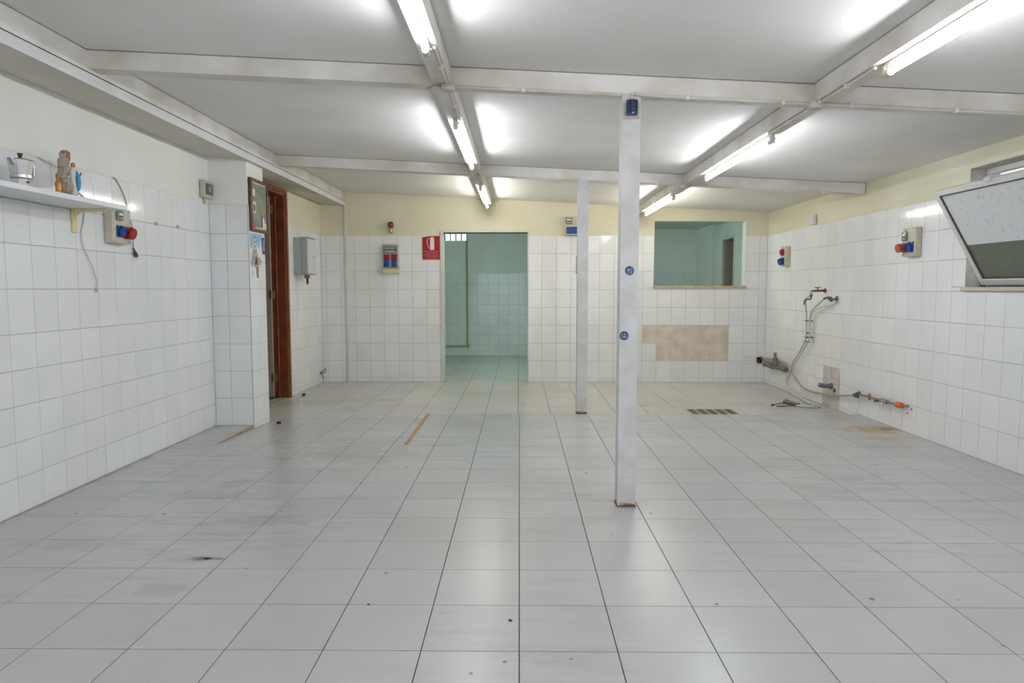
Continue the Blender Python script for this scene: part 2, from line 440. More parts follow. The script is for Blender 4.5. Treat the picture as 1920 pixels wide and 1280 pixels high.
def tile_field(parent, M, us, vs, m, gap, t, holes=(), single=None, wobble=0.0, ch=0.0012, rest_name='tile_rest'):
    """one object per tile; cells for which single(u, v) is False are joined into one 'stuff' part"""
    rest = None
    for i in range(len(us) - 1):
        for j in range(len(vs) - 1):
            for (a, b, c, d) in subtract((us[i], us[i+1], vs[j], vs[j+1]), holes):
                w, h = b - a - gap, d - c - gap
                if w < .012 or h < .012: continue
                me = tile_mesh(w, h, t, ch, m)
                Q = M @ Matrix.Translation(((a+b)/2, (c+d)/2, 0))
                if wobble:
                    Q = Q @ Matrix.Rotation(random.uniform(-wobble, wobble), 4, 'X') @ Matrix.Rotation(random.uniform(-wobble, wobble), 4, 'Y')
                if single is None or single((a+b)/2, (c+d)/2):
                    o = bpy.data.objects.new('tile', me); COL.objects.link(o); o.parent = parent
                    o.matrix_local = Q
                else:
                    if rest is None: rest = new_bm()
                    tm = bmesh.new(); tm.from_mesh(me); tm.transform(Q); merge(rest, tm)
    if rest is not None:
        o = obj(rest_name, rest, m, parent, keep_normals=True); o['kind'] = 'stuff'

def slab(name, kind, d, thick, rect, holes, m, parent=None, label=None, cat='wall'):
    """wall slab whose room face lies at d; solid boxes around the holes"""
    M = frame(kind, d); bm = new_bm()
    for (a, b, c, e) in subtract(rect, holes):
        add_box(bm, a, b, c, e, -thick, 0, M)
    o = obj(name, bm, m, parent)
    if parent is None: tag(o, label, cat, kind='structure')
    return o

def bed(parent, kind, d, rects, holes, m, name='grout_bed', t=.002):
    M = frame(kind, d); bm = new_bm()
    for r in rects:
        for (a, b, c, e) in subtract(r, holes): add_box(bm, a, b, c, e, 0, t, M)
    return obj(name, bm, m, parent)

def steps(start, step, lo, hi):
    k0 = math.ceil((lo - start) / step - 1e-6); k1 = math.floor((hi - start) / step + 1e-6)
    out = [start + step * k for k in range(k0, k1 + 1)]
    if out[0] - lo > 1e-3: out.insert(0, lo)
    if hi - out[-1] > 1e-3: out.append(hi)
    return out

# ================================================================== FLOOR
GAP_F = .0042
T_FL = .35
# main slab (upper level), with the ramp and the lower rear level
bm = new_bm()
add_box(bm, XL, XR, YN, 5.53, -.25, -.006)
add_box(bm, -.935, XR, 5.53, 6.9, -.25, -.006)
add_box(bm, XL, -2.5, 5.53, 6.28, -.25, -.006)
floor = obj('floor', bm, 'floor_grout'); tag(floor, 'pale speckled square floor tiles of the main room with dark joints', 'floor', kind='structure')
MF = frame('floor', -.006)
xs = steps(0.0, T_FL, XL, XR)
ys = steps(2.315, T_FL, YN, 6.9)
vis = lambda u, v: v > 1.95 and abs(u) < v * .80 + .25
tile_field(floor, MF, xs, ys, 'floor_tile', GAP_F, .006, ch=.0003, holes=[(-2.5, -.935, 5.53, 7.0), (XL, -2.5, 6.28, 7.0)], single=vis, wobble=.0006)
# ramp
bm = new_bm()
add_prism(bm, [(5.53, -.25), (6.9, -.25), (6.9, -.05), (5.53, -.006)], 'x', -2.5, -.953)
ramp = obj('floor_ramp', bm, 'floor_grout'); tag(ramp, 'tiled ramp sinking towards the brown wooden door and rear level', 'floor', kind='structure')
ang = math.atan2(-.044, 6.9 - 5.53)
MR = Matrix.Translation((0, 5.53, -.006)) @ Matrix.Rotation(ang, 4, 'X') @ Matrix.Translation((0, -5.53, 0))
tile_field(ramp, MR, steps(0.0, T_FL, -2.497, -.955), steps(2.315, T_FL, 5.53, 6.9), 'floor_tile', GAP_F, .006)
# lower level
bm = new_bm(); add_box(bm, -2.98, XR, 6.9, YB, -.3, ZLOW - .006); add_box(bm, -2.98, -2.5, 6.68, 6.9, -.3, ZLOW - .006)
add_box(bm, -1.12, .117, YB, YB + .15, -.3, ZLOW - .006)
flow = obj('floor_lower', bm, 'floor_grout'); tag(flow, 'slightly lower rear floor of pale tiles with a drain grate', 'floor', kind='structure')
GR = (1.815, 2.352, 7.114, 7.465)
tile_field(flow, frame('floor', ZLOW - .006), steps(-.016, .349, XRL, XR), steps(6.9, .345, 6.9, YB), 'floor_tile_low', GAP_F, .006,
           holes=[GR, (-2.98, -2.5, 6.0, 6.9)])
tile_field(flow, frame('floor', ZLOW - .006), [-1.063, -.714, -.365, -.016, .117], [YB, YB + .15], 'floor_tile_low', GAP_F, .006)
tile_field(flow, frame('floor', ZLOW - .006), [-2.98, XRL], steps(6.9, .345, 7.34, 8.19), 'floor_tile_low', GAP_F, .006)
tile_field(flow, frame('floor', ZLOW - .006), [XRL, -2.5], [6.68, 6.9], 'floor_tile_low', GAP_F, .006)
# brown strips where the ramp meets the upper floor
bm = new_bm(); add_box(bm, -.953, -.917, 5.50, 6.9, -.2, .0012)
o = obj('trim_1', bm, 'terracotta_strip'); tag(o, 'long brown strip along the ramp edge out on the floor', 'strip', kind='structure')
bm = new_bm(); add_prism(bm, [(5.53, -.002), (5.53, .0012), (6.28, .0012), (6.28, -.03), (5.53, -.008)], 'x', -2.52, -2.497)
o = obj('trim_2', bm, 'terracotta_strip'); tag(o, 'brown wedge-shaped strip at the foot of the tiled pilaster', 'strip', kind='structure')

# ================================================================== WALLS
TT, GW = .006, .0035
# ---- left wall (near)
ZL_ = [0, .2045, .409, .613, .818, 1.024, 1.281, 1.538, 1.789, 2.062]
wl = slab('wall_left', 'left', XL - TT, .12, (YN, 6.4, -.1, 2.75), [], 'plaster_white', label='left wall of white tiles below whitish plaster, holding the shelf')
yl = steps(3.763, .2052, YN, 6.28)
bed(wl, 'left', XL - TT, [(YN, 6.28, 0, 2.062)], [], 'grout')
tile_field(wl, frame('left', XL - TT + .001), yl, ZL_, 'wall_tile', GW, TT - .001, single=lambda u, v: u > 2.9, wobble=.0035)
# ---- pilaster
wp = obj('wall_pilaster', (lambda b: (add_box(b, XL - .12, -2.5 - TT, 6.28 + TT, 6.68, -.1, 2.50), b)[1])(new_bm()), 'plaster_white')
tag(wp, 'tiled pilaster between the shelf wall and the brown door', 'pilaster', kind='structure')
ZP = [-.03, .003, .259, .515, .771, 1.028, 1.284, 1.538, 1.79, 2.058]
bed(wp, 'back', 6.28 + TT, [(XL, -2.5, -.03, 2.058)], [], 'grout'); bed(wp, 'left', -2.5 - TT, [(6.28, 6.68, -.04, 2.05)], [], 'grout')
tile_field(wp, frame('back', 6.28 + TT - .001), [XL, -2.704, -2.503], ZP, 'wall_tile', GW, TT - .001, wobble=.003)
tile_field(wp, frame('left', -2.5 - TT + .001), [6.283, 6.48, 6.68], [-.04, .0, .248, .504, .762, 1.02, 1.284, 1.538, 1.79, 2.05], 'wall_tile', GW, TT - .001, wobble=.003)
# ---- left wall beyond the pilaster, with the brown door
wr = slab('wall_left_rear', 'left', XRL - TT, .16, (6.68, YB + .1, -.1, 2.6), [(7.34, 8.19, -.1, 2.41)], 'plaster_cream', label='short rear left wall between the brown door and the back corner')
bed(wr, 'left', XRL - TT, [(8.23, YB, ZLOW, 2.045)], [], 'grout')
ZB = [ZLOW, .02, .263, .515, .768, 1.020, 1.273, 1.525, 1.777, 2.03]
tile_field(wr, frame('left', XRL - TT + .001), steps(YB - .203, .2035, 8.232, YB), ZB[:-1] + [2.045], 'wall_tile', GW, TT - .001, wobble=.003)
# ---- back wall
DOOR = (-1.112, .117, -.1, 2.072)
WIN = (1.885, 3.172, 1.298, 2.232)
PATCH = [(1.738, 2.955, .515, .768), (1.938, 2.955, .263, .515)]
HOLE = (3.36, 3.452, .222, .326)
wb = slab('wall_back', 'back', YB + TT, .15, (XRL - .2, XR + .1, -.1, 2.75), [DOOR, WIN, HOLE], 'plaster_cream', label='back wall of white tiles under cream plaster with doorway and opening')
bed(wb, 'back', YB + TT, [(XRL, XR, ZLOW, 2.03)], [DOOR, WIN, HOLE] + PATCH, 'grout')
bed(wb, 'back', YB + TT, PATCH, [], 'adhesive_grey', name='adhesive_patch', t=.0025)
# adhesive squares showing where tiles came off
us_p = [1.738, 1.938, 2.142, 2.345, 2.548, 2.752, 2.955]
tile_field(wb, frame('back', YB + TT - .001), us_p, [.515, .768], 'adhesive', .006, .0042, wobble=.002, ch=.001)
tile_field(wb, frame('back', YB + TT - .001), us_p[1:], [.263, .515], 'adhesive', .006, .0042, wobble=.002, ch=.001)
tile_field(wb, frame('back', YB + TT - .001), steps(1.942, .2033, XRL, XR), ZB, 'wall_tile', GW, TT - .001, holes=[DOOR, WIN, HOLE] + PATCH, wobble=.0035)
# ---- right wall
WR = (-5.345, -3.98, 1.297, 2.208)        # u = -y
ZR = [ZLOW, 0, .2525, .505, .757, 1.010, 1.262, 1.5145, 1.767, 2.03]
P2 = [(-7.748, -7.342, ZLOW, .2525), (-7.748, -7.342, .2525, .412)]
wrt = slab('wall_right', 'right', XR + TT, .22, (-YB - .2, -YN, -.1, 2.6), [WR], 'plaster_cream', label='right wall of white tiles under cream plaster with taps and window')
bed(wrt, 'right', XR + TT, [(-YB, -YN, ZLOW, 2.03)], [WR] + P2, 'grout')
ur = steps(-4.693, .2035, -YB, -YN)
tile_field(wrt, frame('right', XR + TT - .001), ur, ZR, 'wall_tile', GW, TT - .001, holes=[WR] + P2, single=lambda u, v: u < -3.75, wobble=.0035)
tile_field(wrt, frame('right', XR + TT - .001), [-7.748, -7.545, -7.342], [ZLOW, 0, .2525, .412], 'adhesive_grey', .006, .0035, wobble=.002, ch=.001)
# ---- wall behind the camera, with the wide entrance that lets the daylight in
wf = slab('wall_front', 'back', YN - .15, .15, (XL - .2, XR + .2, -.2, 2.8), [ENTRY], 'plaster_white', label='wall behind the viewpoint with a wide open entrance')

bm = new_bm(); add_box(bm, -8, 8, -14, YN - .15, -.30, -.05)
tag(obj('floor_yard', bm, 'adhesive_grey'), 'plain paved yard outside the entrance behind the viewpoint', 'ground', kind='structure')

# ================================================================== CEILING
bm = new_bm()
add_prism(bm, [(XL - .2, zc(XL - .2)), (XR + .2, zc(XR + .2)), (XR + .2, zc(XR + .2) + .15), (XL - .2, zc(XL - .2) + .15)], 'y', YN - .1, YB + .1)
ceil = obj('ceiling', bm, 'ceiling_paint'); tag(ceil, 'white sloping ceiling falling towards the right wall', 'ceiling', kind='structure')
# boxed soffit along the left wall
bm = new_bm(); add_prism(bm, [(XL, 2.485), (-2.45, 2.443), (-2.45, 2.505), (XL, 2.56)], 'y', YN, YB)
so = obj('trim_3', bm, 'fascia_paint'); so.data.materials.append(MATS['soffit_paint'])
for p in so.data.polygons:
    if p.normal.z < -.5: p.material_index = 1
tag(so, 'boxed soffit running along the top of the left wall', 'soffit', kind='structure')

def lbeam(name, x0, x1, y0, y1, label, h=.105, gap=.005):
    """longitudinal beam hugging the sloping ceiling, with a shadow gap on top"""
    bm = new_bm()
    add_prism(bm, [(x0, zc(x0) - h), (x1, zc(x1) - h), (x1, zc(x1) - gap), (x0, zc(x0) - gap)], 'y', y0, y1)
    i = .02
    add_prism(bm, [(x0 + i, zc(x0 + i) - gap - .001), (x1 - i, zc(x1 - i) - gap - .001), (x1 - i, zc(x1 - i)), (x0 + i, zc(x0 + i))], 'y', y0, y1)
    return tag(obj(name, bm, 'beam_paint'), label, 'beam', 'ceiling beams')
def xbeam(x0, x1, y0, y1, label, h=.105, gap=.005):
    bm = new_bm(); i = .02
    for (a, b, ya, yb) in ((h, gap, y0, y1), (gap + .001, 0, y0 + i, y1 - i)):
        v = []
        for x in (x0, x1):
            for y in (ya, yb):
                for k in (a, b): v.append(bm.verts.new((x, y, zc(x) - k)))
        for f in ((0,1,3,2),(4,6,7,5),(0,4,5,1),(2,3,7,6),(0,2,6,4),(1,5,7,3)): bm.faces.new([v[q] for q in f])
    return tag(obj('ceiling_beam', bm, 'beam_paint'), label, 'beam', 'ceiling beams')
lbeam('ceiling_beam', -2.56, -2.455, YN, YB, 'edge beam above the boxed soffit, leftmost of the lengthwise beams', h=.122)
LBX0, LBX1 = -.49, -.39
RBX0, RBX1 = 1.655, 1.755
lbeam('ceiling_beam', LBX0, LBX1, YN, YB, 'lengthwise ceiling beam with tubes running above the doorway side')
lbeam('ceiling_beam', RBX0, RBX1, YN, YB, 'lengthwise ceiling beam with tubes running right of both posts')
for (ya, yb, nm) in ((3.93, 4.04, 'nearer cross beam'), (6.95, 7.06, 'farther cross beam')):
    xbeam(-2.455, LBX0, ya, yb, nm + ' stretch between the soffit and the doorway-side tubes')
    xbeam(LBX1, RBX0, ya, yb, nm + ' stretch between the two rows of tubes, over a post')
    xbeam(RBX1, XR, ya, yb, nm + ' stretch between the right tubes and the right wall')
xbeam(-2.455, XR, .93, 1.04, 'cross beam overhead beside the viewpoint')

# ================================================================== POSTS
def post(x0, x1, y0, y1, z0, ztop, label):
    t = thing('steel_post', label, 'post', ((x0+x1)/2, (y0+y1)/2, z0), group='white posts')
    w, d = (x1-x0)/2, (y1-y0)/2
    bm = new_bm(); add_bevel_box(bm, -w, w, -d, d, 0, ztop - z0, .004, 2); obj('shaft', bm, 'post_paint', t, smooth=True)
    bm = new_bm(); add_bevel_box(bm, -w - .004, w + .004, -d - .004, d + .004, 0, .006, .002, 1); obj('foot', bm, 'rust', t)
    bm = new_bm(); add_box(bm, -w - .0007, w + .0007, -d - .0007, d + .0007, .175, .1775); obj('joint_line', bm, 'grout', t)
    return t
p1 = post(.578, .684, 3.925, 4.03, 0, zc(.63) - .102, 'near white post with round blue stickers and dark alarm')
p2 = post(.59, .697, 6.94, 7.05, ZLOW, zc(.64) - .102, 'farther slimmer-looking white post standing on the floor step')

# ================================================================== FLUORESCENT LAMPS
def lamp(x, y0, y1, label, m, drop=.105):
    t = thing('fluorescent_lamp', label, 'lamp', (x, (y0+y1)/2, zc(x) - drop), group='lit tube lamps under the beams')
    h = (y1 - y0) / 2
    boxobj('batten', 'white_plastic', t, -.014, .014, -h, h, -.018, 0, .003, 1)
    bm = new_bm(); add_cyl(bm, (0, -h + .045, -.046), (0, h - .045, -.046), .013, 20)
    obj('tube', bm, m, t, smooth=True)
    for s in (-1, 1):
        bm = new_bm()
        add_bevel_box(bm, -.016, .016, s*h - .014, s*h + .014, -.048, -.002, .004, 2)
        add_cyl(bm, (0, s*(h + .012), -.046), (0, s*(h - .045), -.046), .017, 20)
        e = obj('lamp_holder', bm, 'cream_plastic' if s > 0 else 'white_plastic', t, smooth=True)
        bm = new_bm(); add_cyl(bm, (.016, s*h, -.03), (.024, s*h, -.03), .006, 10); obj('screw', bm, 'white_plastic', e)
    bm = new_bm(); add_cyl(bm, (-.012, -h + .22, -.022), (-.034, -h + .22, -.022), .010, 14); obj('starter', bm, 'white_plastic', t, smooth=True)
    return t
LX, RX = -.437, 1.708
for (ya, yb, m, w) in ((1.64, 3.27, 'tube_cool', 'nearest'), (4.70, 6.34, 'tube_cool', 'middle'), (7.64, 9.32, 'tube_warm', 'farthest')):
    lamp(LX, ya, yb, w + ' lit tube lamp of the row on the doorway side', m)
    lamp(RX, ya, yb, w + ' lit tube lamp of the row nearer the right wall', m)
lamp(LX, -1.4, .24, 'lit tube lamp behind the viewpoint on the doorway side', 'tube_cool')
lamp(RX, -1.4, .24, 'lit tube lamp behind the viewpoint nearer the right wall', 'tube_cool')

# ================================================================== CONDUITS AND JUNCTION BOXES
def conduit(pts, label, clips=(), r=.009, curved=False):
    t = thing('cable_conduit', label, 'conduit', pts[0], group='surface conduits')
    o = Vector(pts[0]); L = [Vector(p) - o for p in pts]
    bm = new_bm(); add_tube(bm, L, r, 12, 6, curved); obj('pipe', bm, 'conduit', t, smooth=True)
    for c in clips:
        q = Vector(c) - o
        d = (L[-1] - L[0]).normalized(); Mx = Matrix.Translation(q) @ d.to_track_quat('X', 'Z').to_matrix().to_4x4()
        bm = new_bm(); add_bevel_box(bm, -.010, .010, -.013, .013, -.013, .013, .003, 1, Mx); obj('clip', bm, 'white_plastic', t)
    return t
CZ = lambda x: zc(x) - .114
def cx(a, b, y, label, clipx=()):
    conduit([(a, y, CZ(a)), (b, y, CZ(b))], label, [(c, y, CZ(c)) for c in clipx])
y1c, y2c = 3.922, 6.942
cx(-.34, .575, y1c, 'conduit on the nearer cross beam, left of the near post', (.02,))
conduit([(.63, 3.914, 2.345), (.63, 3.914, 2.362), (.632, 3.914, 2.374), (.645, 3.914, 2.377), (.70, 3.915, CZ(.70)), (1.60, 3.922, CZ(1.6))],
        'conduit bending from the dark alarm along the nearer cross beam', [(.945, 3.918, CZ(.945)), (1.48, 3.921, CZ(1.48))])
cx(1.70, 3.465, y1c, 'conduit on the nearer cross beam towards the right wall', (1.86, 2.45, 3.1))
cx(-.34, .585, y2c, 'conduit on the farther cross beam left of the far post', (.1,))
cx(.70, 1.62, y2c, 'conduit on the farther cross beam between far post and tubes', (1.0, 1.38))
cx(1.69, 3.465, y2c, 'conduit on the farther cross beam ending at the right wall', (1.9, 2.5, 3.05))
def cy(x, a, b, label):
    conduit([(x, a, CZ(x)), (x, b, CZ(x))], label, [(x, (a+b)/2, CZ(x))])
cy(-.405, 3.30, 3.86, 'conduit under the doorway-side beam between nearest tube and junction box')
cy(-.405, 3.97, 4.67, 'conduit under the doorway-side beam behind the near junction box')
cy(-.405, 7.00, 7.60, 'conduit under the doorway-side beam before the farthest tube')
cy(1.675, 3.30, 3.86, 'conduit under the right beam between nearest tube and junction box')
cy(1.675, 3.97, 4.67, 'conduit under the right beam leading to the middle tube')
cy(1.675, 7.00, 7.60, 'conduit under the right beam leading to the farthest tube')
def jbox(x, y, label):
    t = thing('junction_box', label, 'box', (x, y, zc(x) - .105), group='ceiling junction boxes')
    bm = new_bm(); add_lathe(bm, [(.038, 0), (.040, -.004), (.040, -.030), (.036, -.036), (.0, -.036)], 24, cap=False); obj('body', bm, 'conduit', t, smooth=True)
    for a in range(4):
        Mx = Matrix.Rotation(a*math.pi/2, 4, 'Z')
        bm = new_bm(); add_cyl(bm, Mx @ Vector((.036, 0, -.012)), Mx @ Vector((.056, 0, -.012)), .012, 12); obj('spigot', bm, 'conduit', t, smooth=True)
jbox(-.405, 3.915, 'junction box under the doorway-side beam at the nearer cross beam')
jbox(1.66, 3.915, 'junction box under the right beam at the nearer cross beam')
jbox(-.39, 6.945, 'junction box under the doorway-side beam at the farther cross beam')
jbox(1.655, 6.945, 'junction box under the right beam at the farther cross beam')
bm = new_bm(); add_tube(bm, [(-.445, 3.90, 2.415), (-.475, 3.88, 2.417), (-.49, 3.86, 2.402), (-.52, 3.85, 2.39)], .004, 8)
tag(obj('loose_wire', bm, 'cord_brown', smooth=True), 'short brown wire end sticking out of the nearer junction box', 'wire')

# ================================================================== DOORWAY TRIM, BROWN DOOR, OPENINGS
bm = new_bm()
add_bevel_box(bm, -1.120, -1.075, YB - .012, YB + .16, ZLOW, 2.10, .003, 1)
add_bevel_box(bm, -1.075, .125, YB - .008, YB + .16, 2.072, 2.10, .003, 1)
add_bevel_box(bm, .112, .127, YB - .008, YB + .16, ZLOW, 2.072, .003, 1)
d2 = obj('door_2', bm, 'doorway_paint'); tag(d2, 'narrow whitish frame lining the open doorway in the back wall', 'doorway', kind='structure')
bm = new_bm(); add_bevel_box(bm, -1.128, -1.112, YB - .022, YB - .012, .70, .80, .004, 2); obj('strike_plate', bm, 'cream_plastic', d2)

door = thing('door_1', 'brown wooden door frame with open beige leaf on brass hinges', 'door', (XRL, 8.19, ZLOW), kind='structure')
def dpart(name, m, x0, x1, y0, y1, z0, z1, r=.003, par=None):
    bm = new_bm(); add_bevel_box(bm, x0, x1, y0, y1, z0, z1, r, 1)
    return obj(name, bm, m, par or door)
H = 2.41 - ZLOW
dpart('casing', 'wood_light', -.006, .018, -.004, .04, 0, H + .045)
dpart('casing', 'wood_light', -.006, .018, -.89, -.85, 0, H + .045)
dpart('casing', 'wood_door', -.006, .018, -.85, -.004, H, H + .045)
dpart('jamb', 'wood_door', -.105, -.006, -.022, -.001, 0, H)
dpart('jamb_stop', 'wood_light', -.122, -.105, -.034, -.001, 0, H - .02)
dpart('jamb', 'wood_door', -.17, -.122, -.022, -.001, 0, H)
dpart('jamb', 'wood_door', -.17, -.006, -.85, -.829, 0, H)
dpart('header', 'wood_door', -.17, -.006, -.829, -.022, H - .022, H)
leaf = dpart('leaf', 'door_leaf', -.98, -.172, -.060, -.020, .012, H - .03)
for hz in (2.23, 1.21, .21):
    bm = new_bm(); add_cyl(bm, (-.168, -.066, hz - ZLOW - .055), (-.168, -.066, hz - ZLOW + .055), .008, 12)
    add_box(bm, -.200, -.170, -.063, -.060, hz - ZLOW - .05, hz - ZLOW + .05); add_box(bm, -.166, -.140, -.040, -.022, hz - ZLOW - .05, hz - ZLOW + .05)
    obj('hinge', bm, 'brass', leaf)
# little room behind the brown door
bm = new_bm()
for b in ((-4.6, -4.5, 6.3, 9.6, -.1, 2.6), (-4.6, -2.98, 6.2, 6.3, -.1, 2.6), (-4.6, -2.98, 9.5, 9.6, -.1, 2.6), (-4.6, -2.97, 6.2, 9.6, 2.5, 2.6), (-4.6, -2.98, 6.2, 9.6, -.2, ZLOW)): add_box(bm, *b)
tag(obj('wall_side_room', bm, 'dark_room'), 'plain dim walls of the small room behind the brown door', 'wall', kind='structure')

# opening in the back wall with wooden sill
w2 = thing('window_2', 'unglazed opening in the back wall with a thin wooden sill', 'window', ((WIN[0]+WIN[1])/2, YB, WIN[2]), kind='structure')
hw = (WIN[1]-WIN[0])/2
bm = new_bm(); add_bevel_box(bm, -hw - .005, hw + .02, -.018, .155, -.008, .028, .004, 1); obj('window_sill', bm, 'wood_sill', w2)
bm = new_bm()
add_box(bm, -hw, -hw + .004, -.004, .156, .024, WIN[3]-WIN[2]); add_box(bm, hw - .004, hw, -.004, .156, .024, WIN[3]-WIN[2]); add_box(bm, -hw, hw, -.004, .156, WIN[3]-WIN[2]-.004, WIN[3]-WIN[2])
obj('reveal', bm, 'plaster_white', w2)

# plaster strip (buried column) on the back wall
bm = new_bm(); add_bevel_box(bm, -2.475, -2.437, YB - .012, YB + .01, ZLOW, 2.51, .008, 3)
tag(obj('trim_4', bm, 'doorway_paint', smooth=True), 'narrow white vertical strip up the back wall under the soffit end', 'strip', kind='structure')

# ================================================================== ROOM BEHIND
bm = new_bm(); add_box(bm, -2.6, 4.6, YB + .15, YD, -.3, ZLOW - .006)
fb = obj('floor_back', bm, 'floor_grout'); tag(fb, 'pale tiled floor of the teal-lit room behind the doorway', 'floor', kind='structure')
vb = lambda u, v: -2.2 < u < .6
tile_field(fb, frame('floor', ZLOW - .006), steps(-.016, .349, -2.6, 3.64), steps(YD, .349, YB + .156, YD), 'floor_tile_low', GAP_F, .006, single=vb)
TW = (-1.75, -1.034, 2.228, 2.362)
wfar = slab('wall_back_far', 'back', YD + TT, .15, (-2.7, 3.6, -.1, 2.6), [TW], 'plaster_white', label='far wall of the room behind with a barred slit window')
bed(wfar, 'back', YD + TT, [(-2.6, 3.487, ZLOW, 1.59)], [], 'grout')
tile_field(wfar, frame('back', YD + TT - .001), steps(-.617, .2015, -2.6, 3.487), [ZLOW, .17, .37, .57, .772, .974, 1.17, 1.375, 1.59], 'wall_tile', GW, TT - .001, single=lambda u, v: -1.7 < u < .35 or (2.4 < u and v > 1.2))
bm = new_bm()
add_box(bm, 3.487, 3.9, 12.40, YD + .1, -.1, 2.6); add_box(bm, 3.64, 3.9, 12.25, 12.40, -.1, 2.6); add_box(bm, 3.64, 3.9, YB + .1, 11.62, -.1, 2.6); add_box(bm, 3.64, 3.9, 11.62, 12.25, 2.16, 2.6)
tag(obj('wall_back_right', bm, 'plaster_white'), 'right wall of the room behind with a jog and inner doorway', 'wall', kind='structure')
bm = new_bm(); add_box(bm, -2.75, -2.6, YB + .15, YD + .1, -.1, 2.6)
tag(obj('wall_back_left', bm, 'plaster_white'), 'left wall of the room behind the doorway', 'wall', kind='structure')
bm = new_bm(); add_box(bm, -2.75, 3.9, YB + .15, YD + .15, 2.44, 2.58)
tag(obj('ceiling_back', bm, 'ceiling_paint'), 'flat ceiling of the room behind', 'ceiling', kind='structure')
bm = new_bm()
for b in ((3.9, 5.0, 11.5, 11.55, -.1, 2.6), (3.9, 5.0, 12.5, 12.55, -.1, 2.6), (5.0, 5.05, 11.5, 12.55, -.1, 2.6), (3.9, 5.05, 11.5, 12.55, 2.5, 2.6), (3.9, 5.05, 11.5, 12.55, -.2, -.05)): add_box(bm, *b)
tag(obj('wall_inner_passage', bm, 'dark_room'), 'dark passage beyond the inner doorway of the room behind', 'wall', kind='structure')
d3 = thing('door_3', 'inner door seen through the back opening, leaf ajar in white frame', 'door', (3.64, 11.94, ZLOW), kind='structure')
bm = new_bm()
add_box(bm, -.015, .005, .29, .37, 0, 2.25); add_box(bm, -.015, .005, -.36, -.31, 0, 2.25); add_box(bm, -.015, .005, -.31, .29, 2.19, 2.25); obj('casing', bm, 'white_plastic', d3)
bm = new_bm(); add_bevel_box(bm, .02, .62, .245, .285, .01, 2.18, .003, 1); obj('leaf', bm, 'door_leaf', d3)
# barred slit window
w3 = thing('window_3', 'narrow barred slit window high in the room behind', 'window', (-1.392, YD, 2.228), kind='structure')
for k in range(7):
    x = -.30 + k * .108
    bm = new_bm(); add_cyl(bm, (x, .08, -.01), (x, .08, .145), .012, 10); obj('bar', bm, 'bar_steel', w3)
bm = new_bm(); add_box(bm, -.36, .36, -.002, .16, -.012, 0); obj('ledge', bm, 'plaster_white', w3)
bm = new_bm(); add_bevel_box(bm, -1.052, -1.018, YD - .02, YD + .004, .165, 2.228, .004, 1)
tag(obj('trim_5', bm, 'ochre_strip'), 'ochre vertical strip on the far wall below the slit window', 'strip', kind='structure')
bm = new_bm(); add_bevel_box(bm, -1.75, -.99, YD - .03, YD + .004, .135, .165, .004, 1)
tag(obj('trim_6', bm, 'ochre_strip'), 'ochre horizontal strip low on the far wall', 'strip', kind='structure')
def added_back_lamp(x, y, label):  # added lamp, kept out of view, gives the room behind its greenish light
    t = thing('fluorescent_lamp', label, 'lamp', (x, y, 2.44), group='added lamps of the room behind')
    boxobj('batten', 'white_plastic', t, -.02, .02, -.65, .65, -.03, 0, .003, 1)
    bm = new_bm(); add_cyl(bm, (0, -.6, -.055), (0, .6, -.055), .013, 16); obj('tube', bm, 'tube_back_added', t, smooth=True)
    for s in (-1, 1): boxobj('lamp_holder', 'white_plastic', t, -.016, .016, s*.615 - .014, s*.615 + .014, -.07, -.03, .003, 1)
added_back_lamp(.56, 10.95, 'unseen greenish tube lamp added to light the room behind')

# ================================================================== RIGHT WINDOW (tilted hopper sash) AND LIGHT WELL
w1 = thing('window_1', 'bottom-hinged window on the right wall tilted open into the room', 'window', (XR, 4.66, 1.297), kind='structure')
y0, y1 = -.68, .685
bm = new_bm(); add_bevel_box(bm, -.025, .235, y0 - .02, y1 + .025, -.030, 0, .005, 2); obj('window_sill', bm, 'sill_stone', w1)
bm = new_bm(); xo = .12
for b in ((xo, xo + .05, y0, y1, 0, .05), (xo, xo + .05, y0, y1, .86, .91), (xo, xo + .05, y0, y0 + .05, .05, .86), (xo, xo + .05, y1 - .05, y1, .05, .86)): add_bevel_box(bm, *b, .004, 1)
obj('fixed_frame', bm, 'sash_frame', w1)
# reveals
bm = new_bm(); add_box(bm, -.002, .225, y1 - .003, y1 - .001, .002, .908); add_box(bm, -.002, .225, y0 + .001, y0 + .003, .002, .908); add_box(bm, -.002, .225, y0 + .003, y1 - .003, .905, .908)
obj('reveal', bm, 'adhesive_grey', w1)
# sash: hinged at the bottom at x=+.075, leans inward
SL = Vector((3.145 - 3.55, 0, 2.02 - 1.318)); slen = SL.length
tilt = math.atan2(SL.x, SL.z)
MS = Matrix.Translation((.075, 0, .021)) @ Matrix.Rotation(tilt, 4, 'Y')
ya, yb = -.60, .585
def sash_piece(name, m, b, r=.004, par=None):
    bm = new_bm(); add_bevel_box(bm, *b, r, 1, MS); return obj(name, bm, m, par or w1)
fr = .042
sash_piece('sash_rail', 'sash_frame', (-.02, .02, ya, yb, 0, fr + .01))
sash_piece('sash_rail', 'sash_frame', (-.02, .02, ya, yb, slen - fr, slen))
sash_piece('sash_stile', 'sash_frame', (-.02, .02, ya, ya + fr, fr, slen - fr))
sash_piece('sash_stile', 'sash_frame', (-.02, .02, yb - fr, yb, fr, slen - fr))
bm = new_bm(); z1_, z2_ = fr + .01, slen - fr
for b in ((-.012, .012, ya + fr, yb - fr, z1_, z1_ + .008), (-.012, .012, ya + fr, yb - fr, z2_ - .008, z2_), (-.012, .012, ya + fr, ya + fr + .008, z1_, z2_), (-.012, .012, yb - fr - .008, yb - fr, z1_, z2_)): add_box(bm, *b, MS)
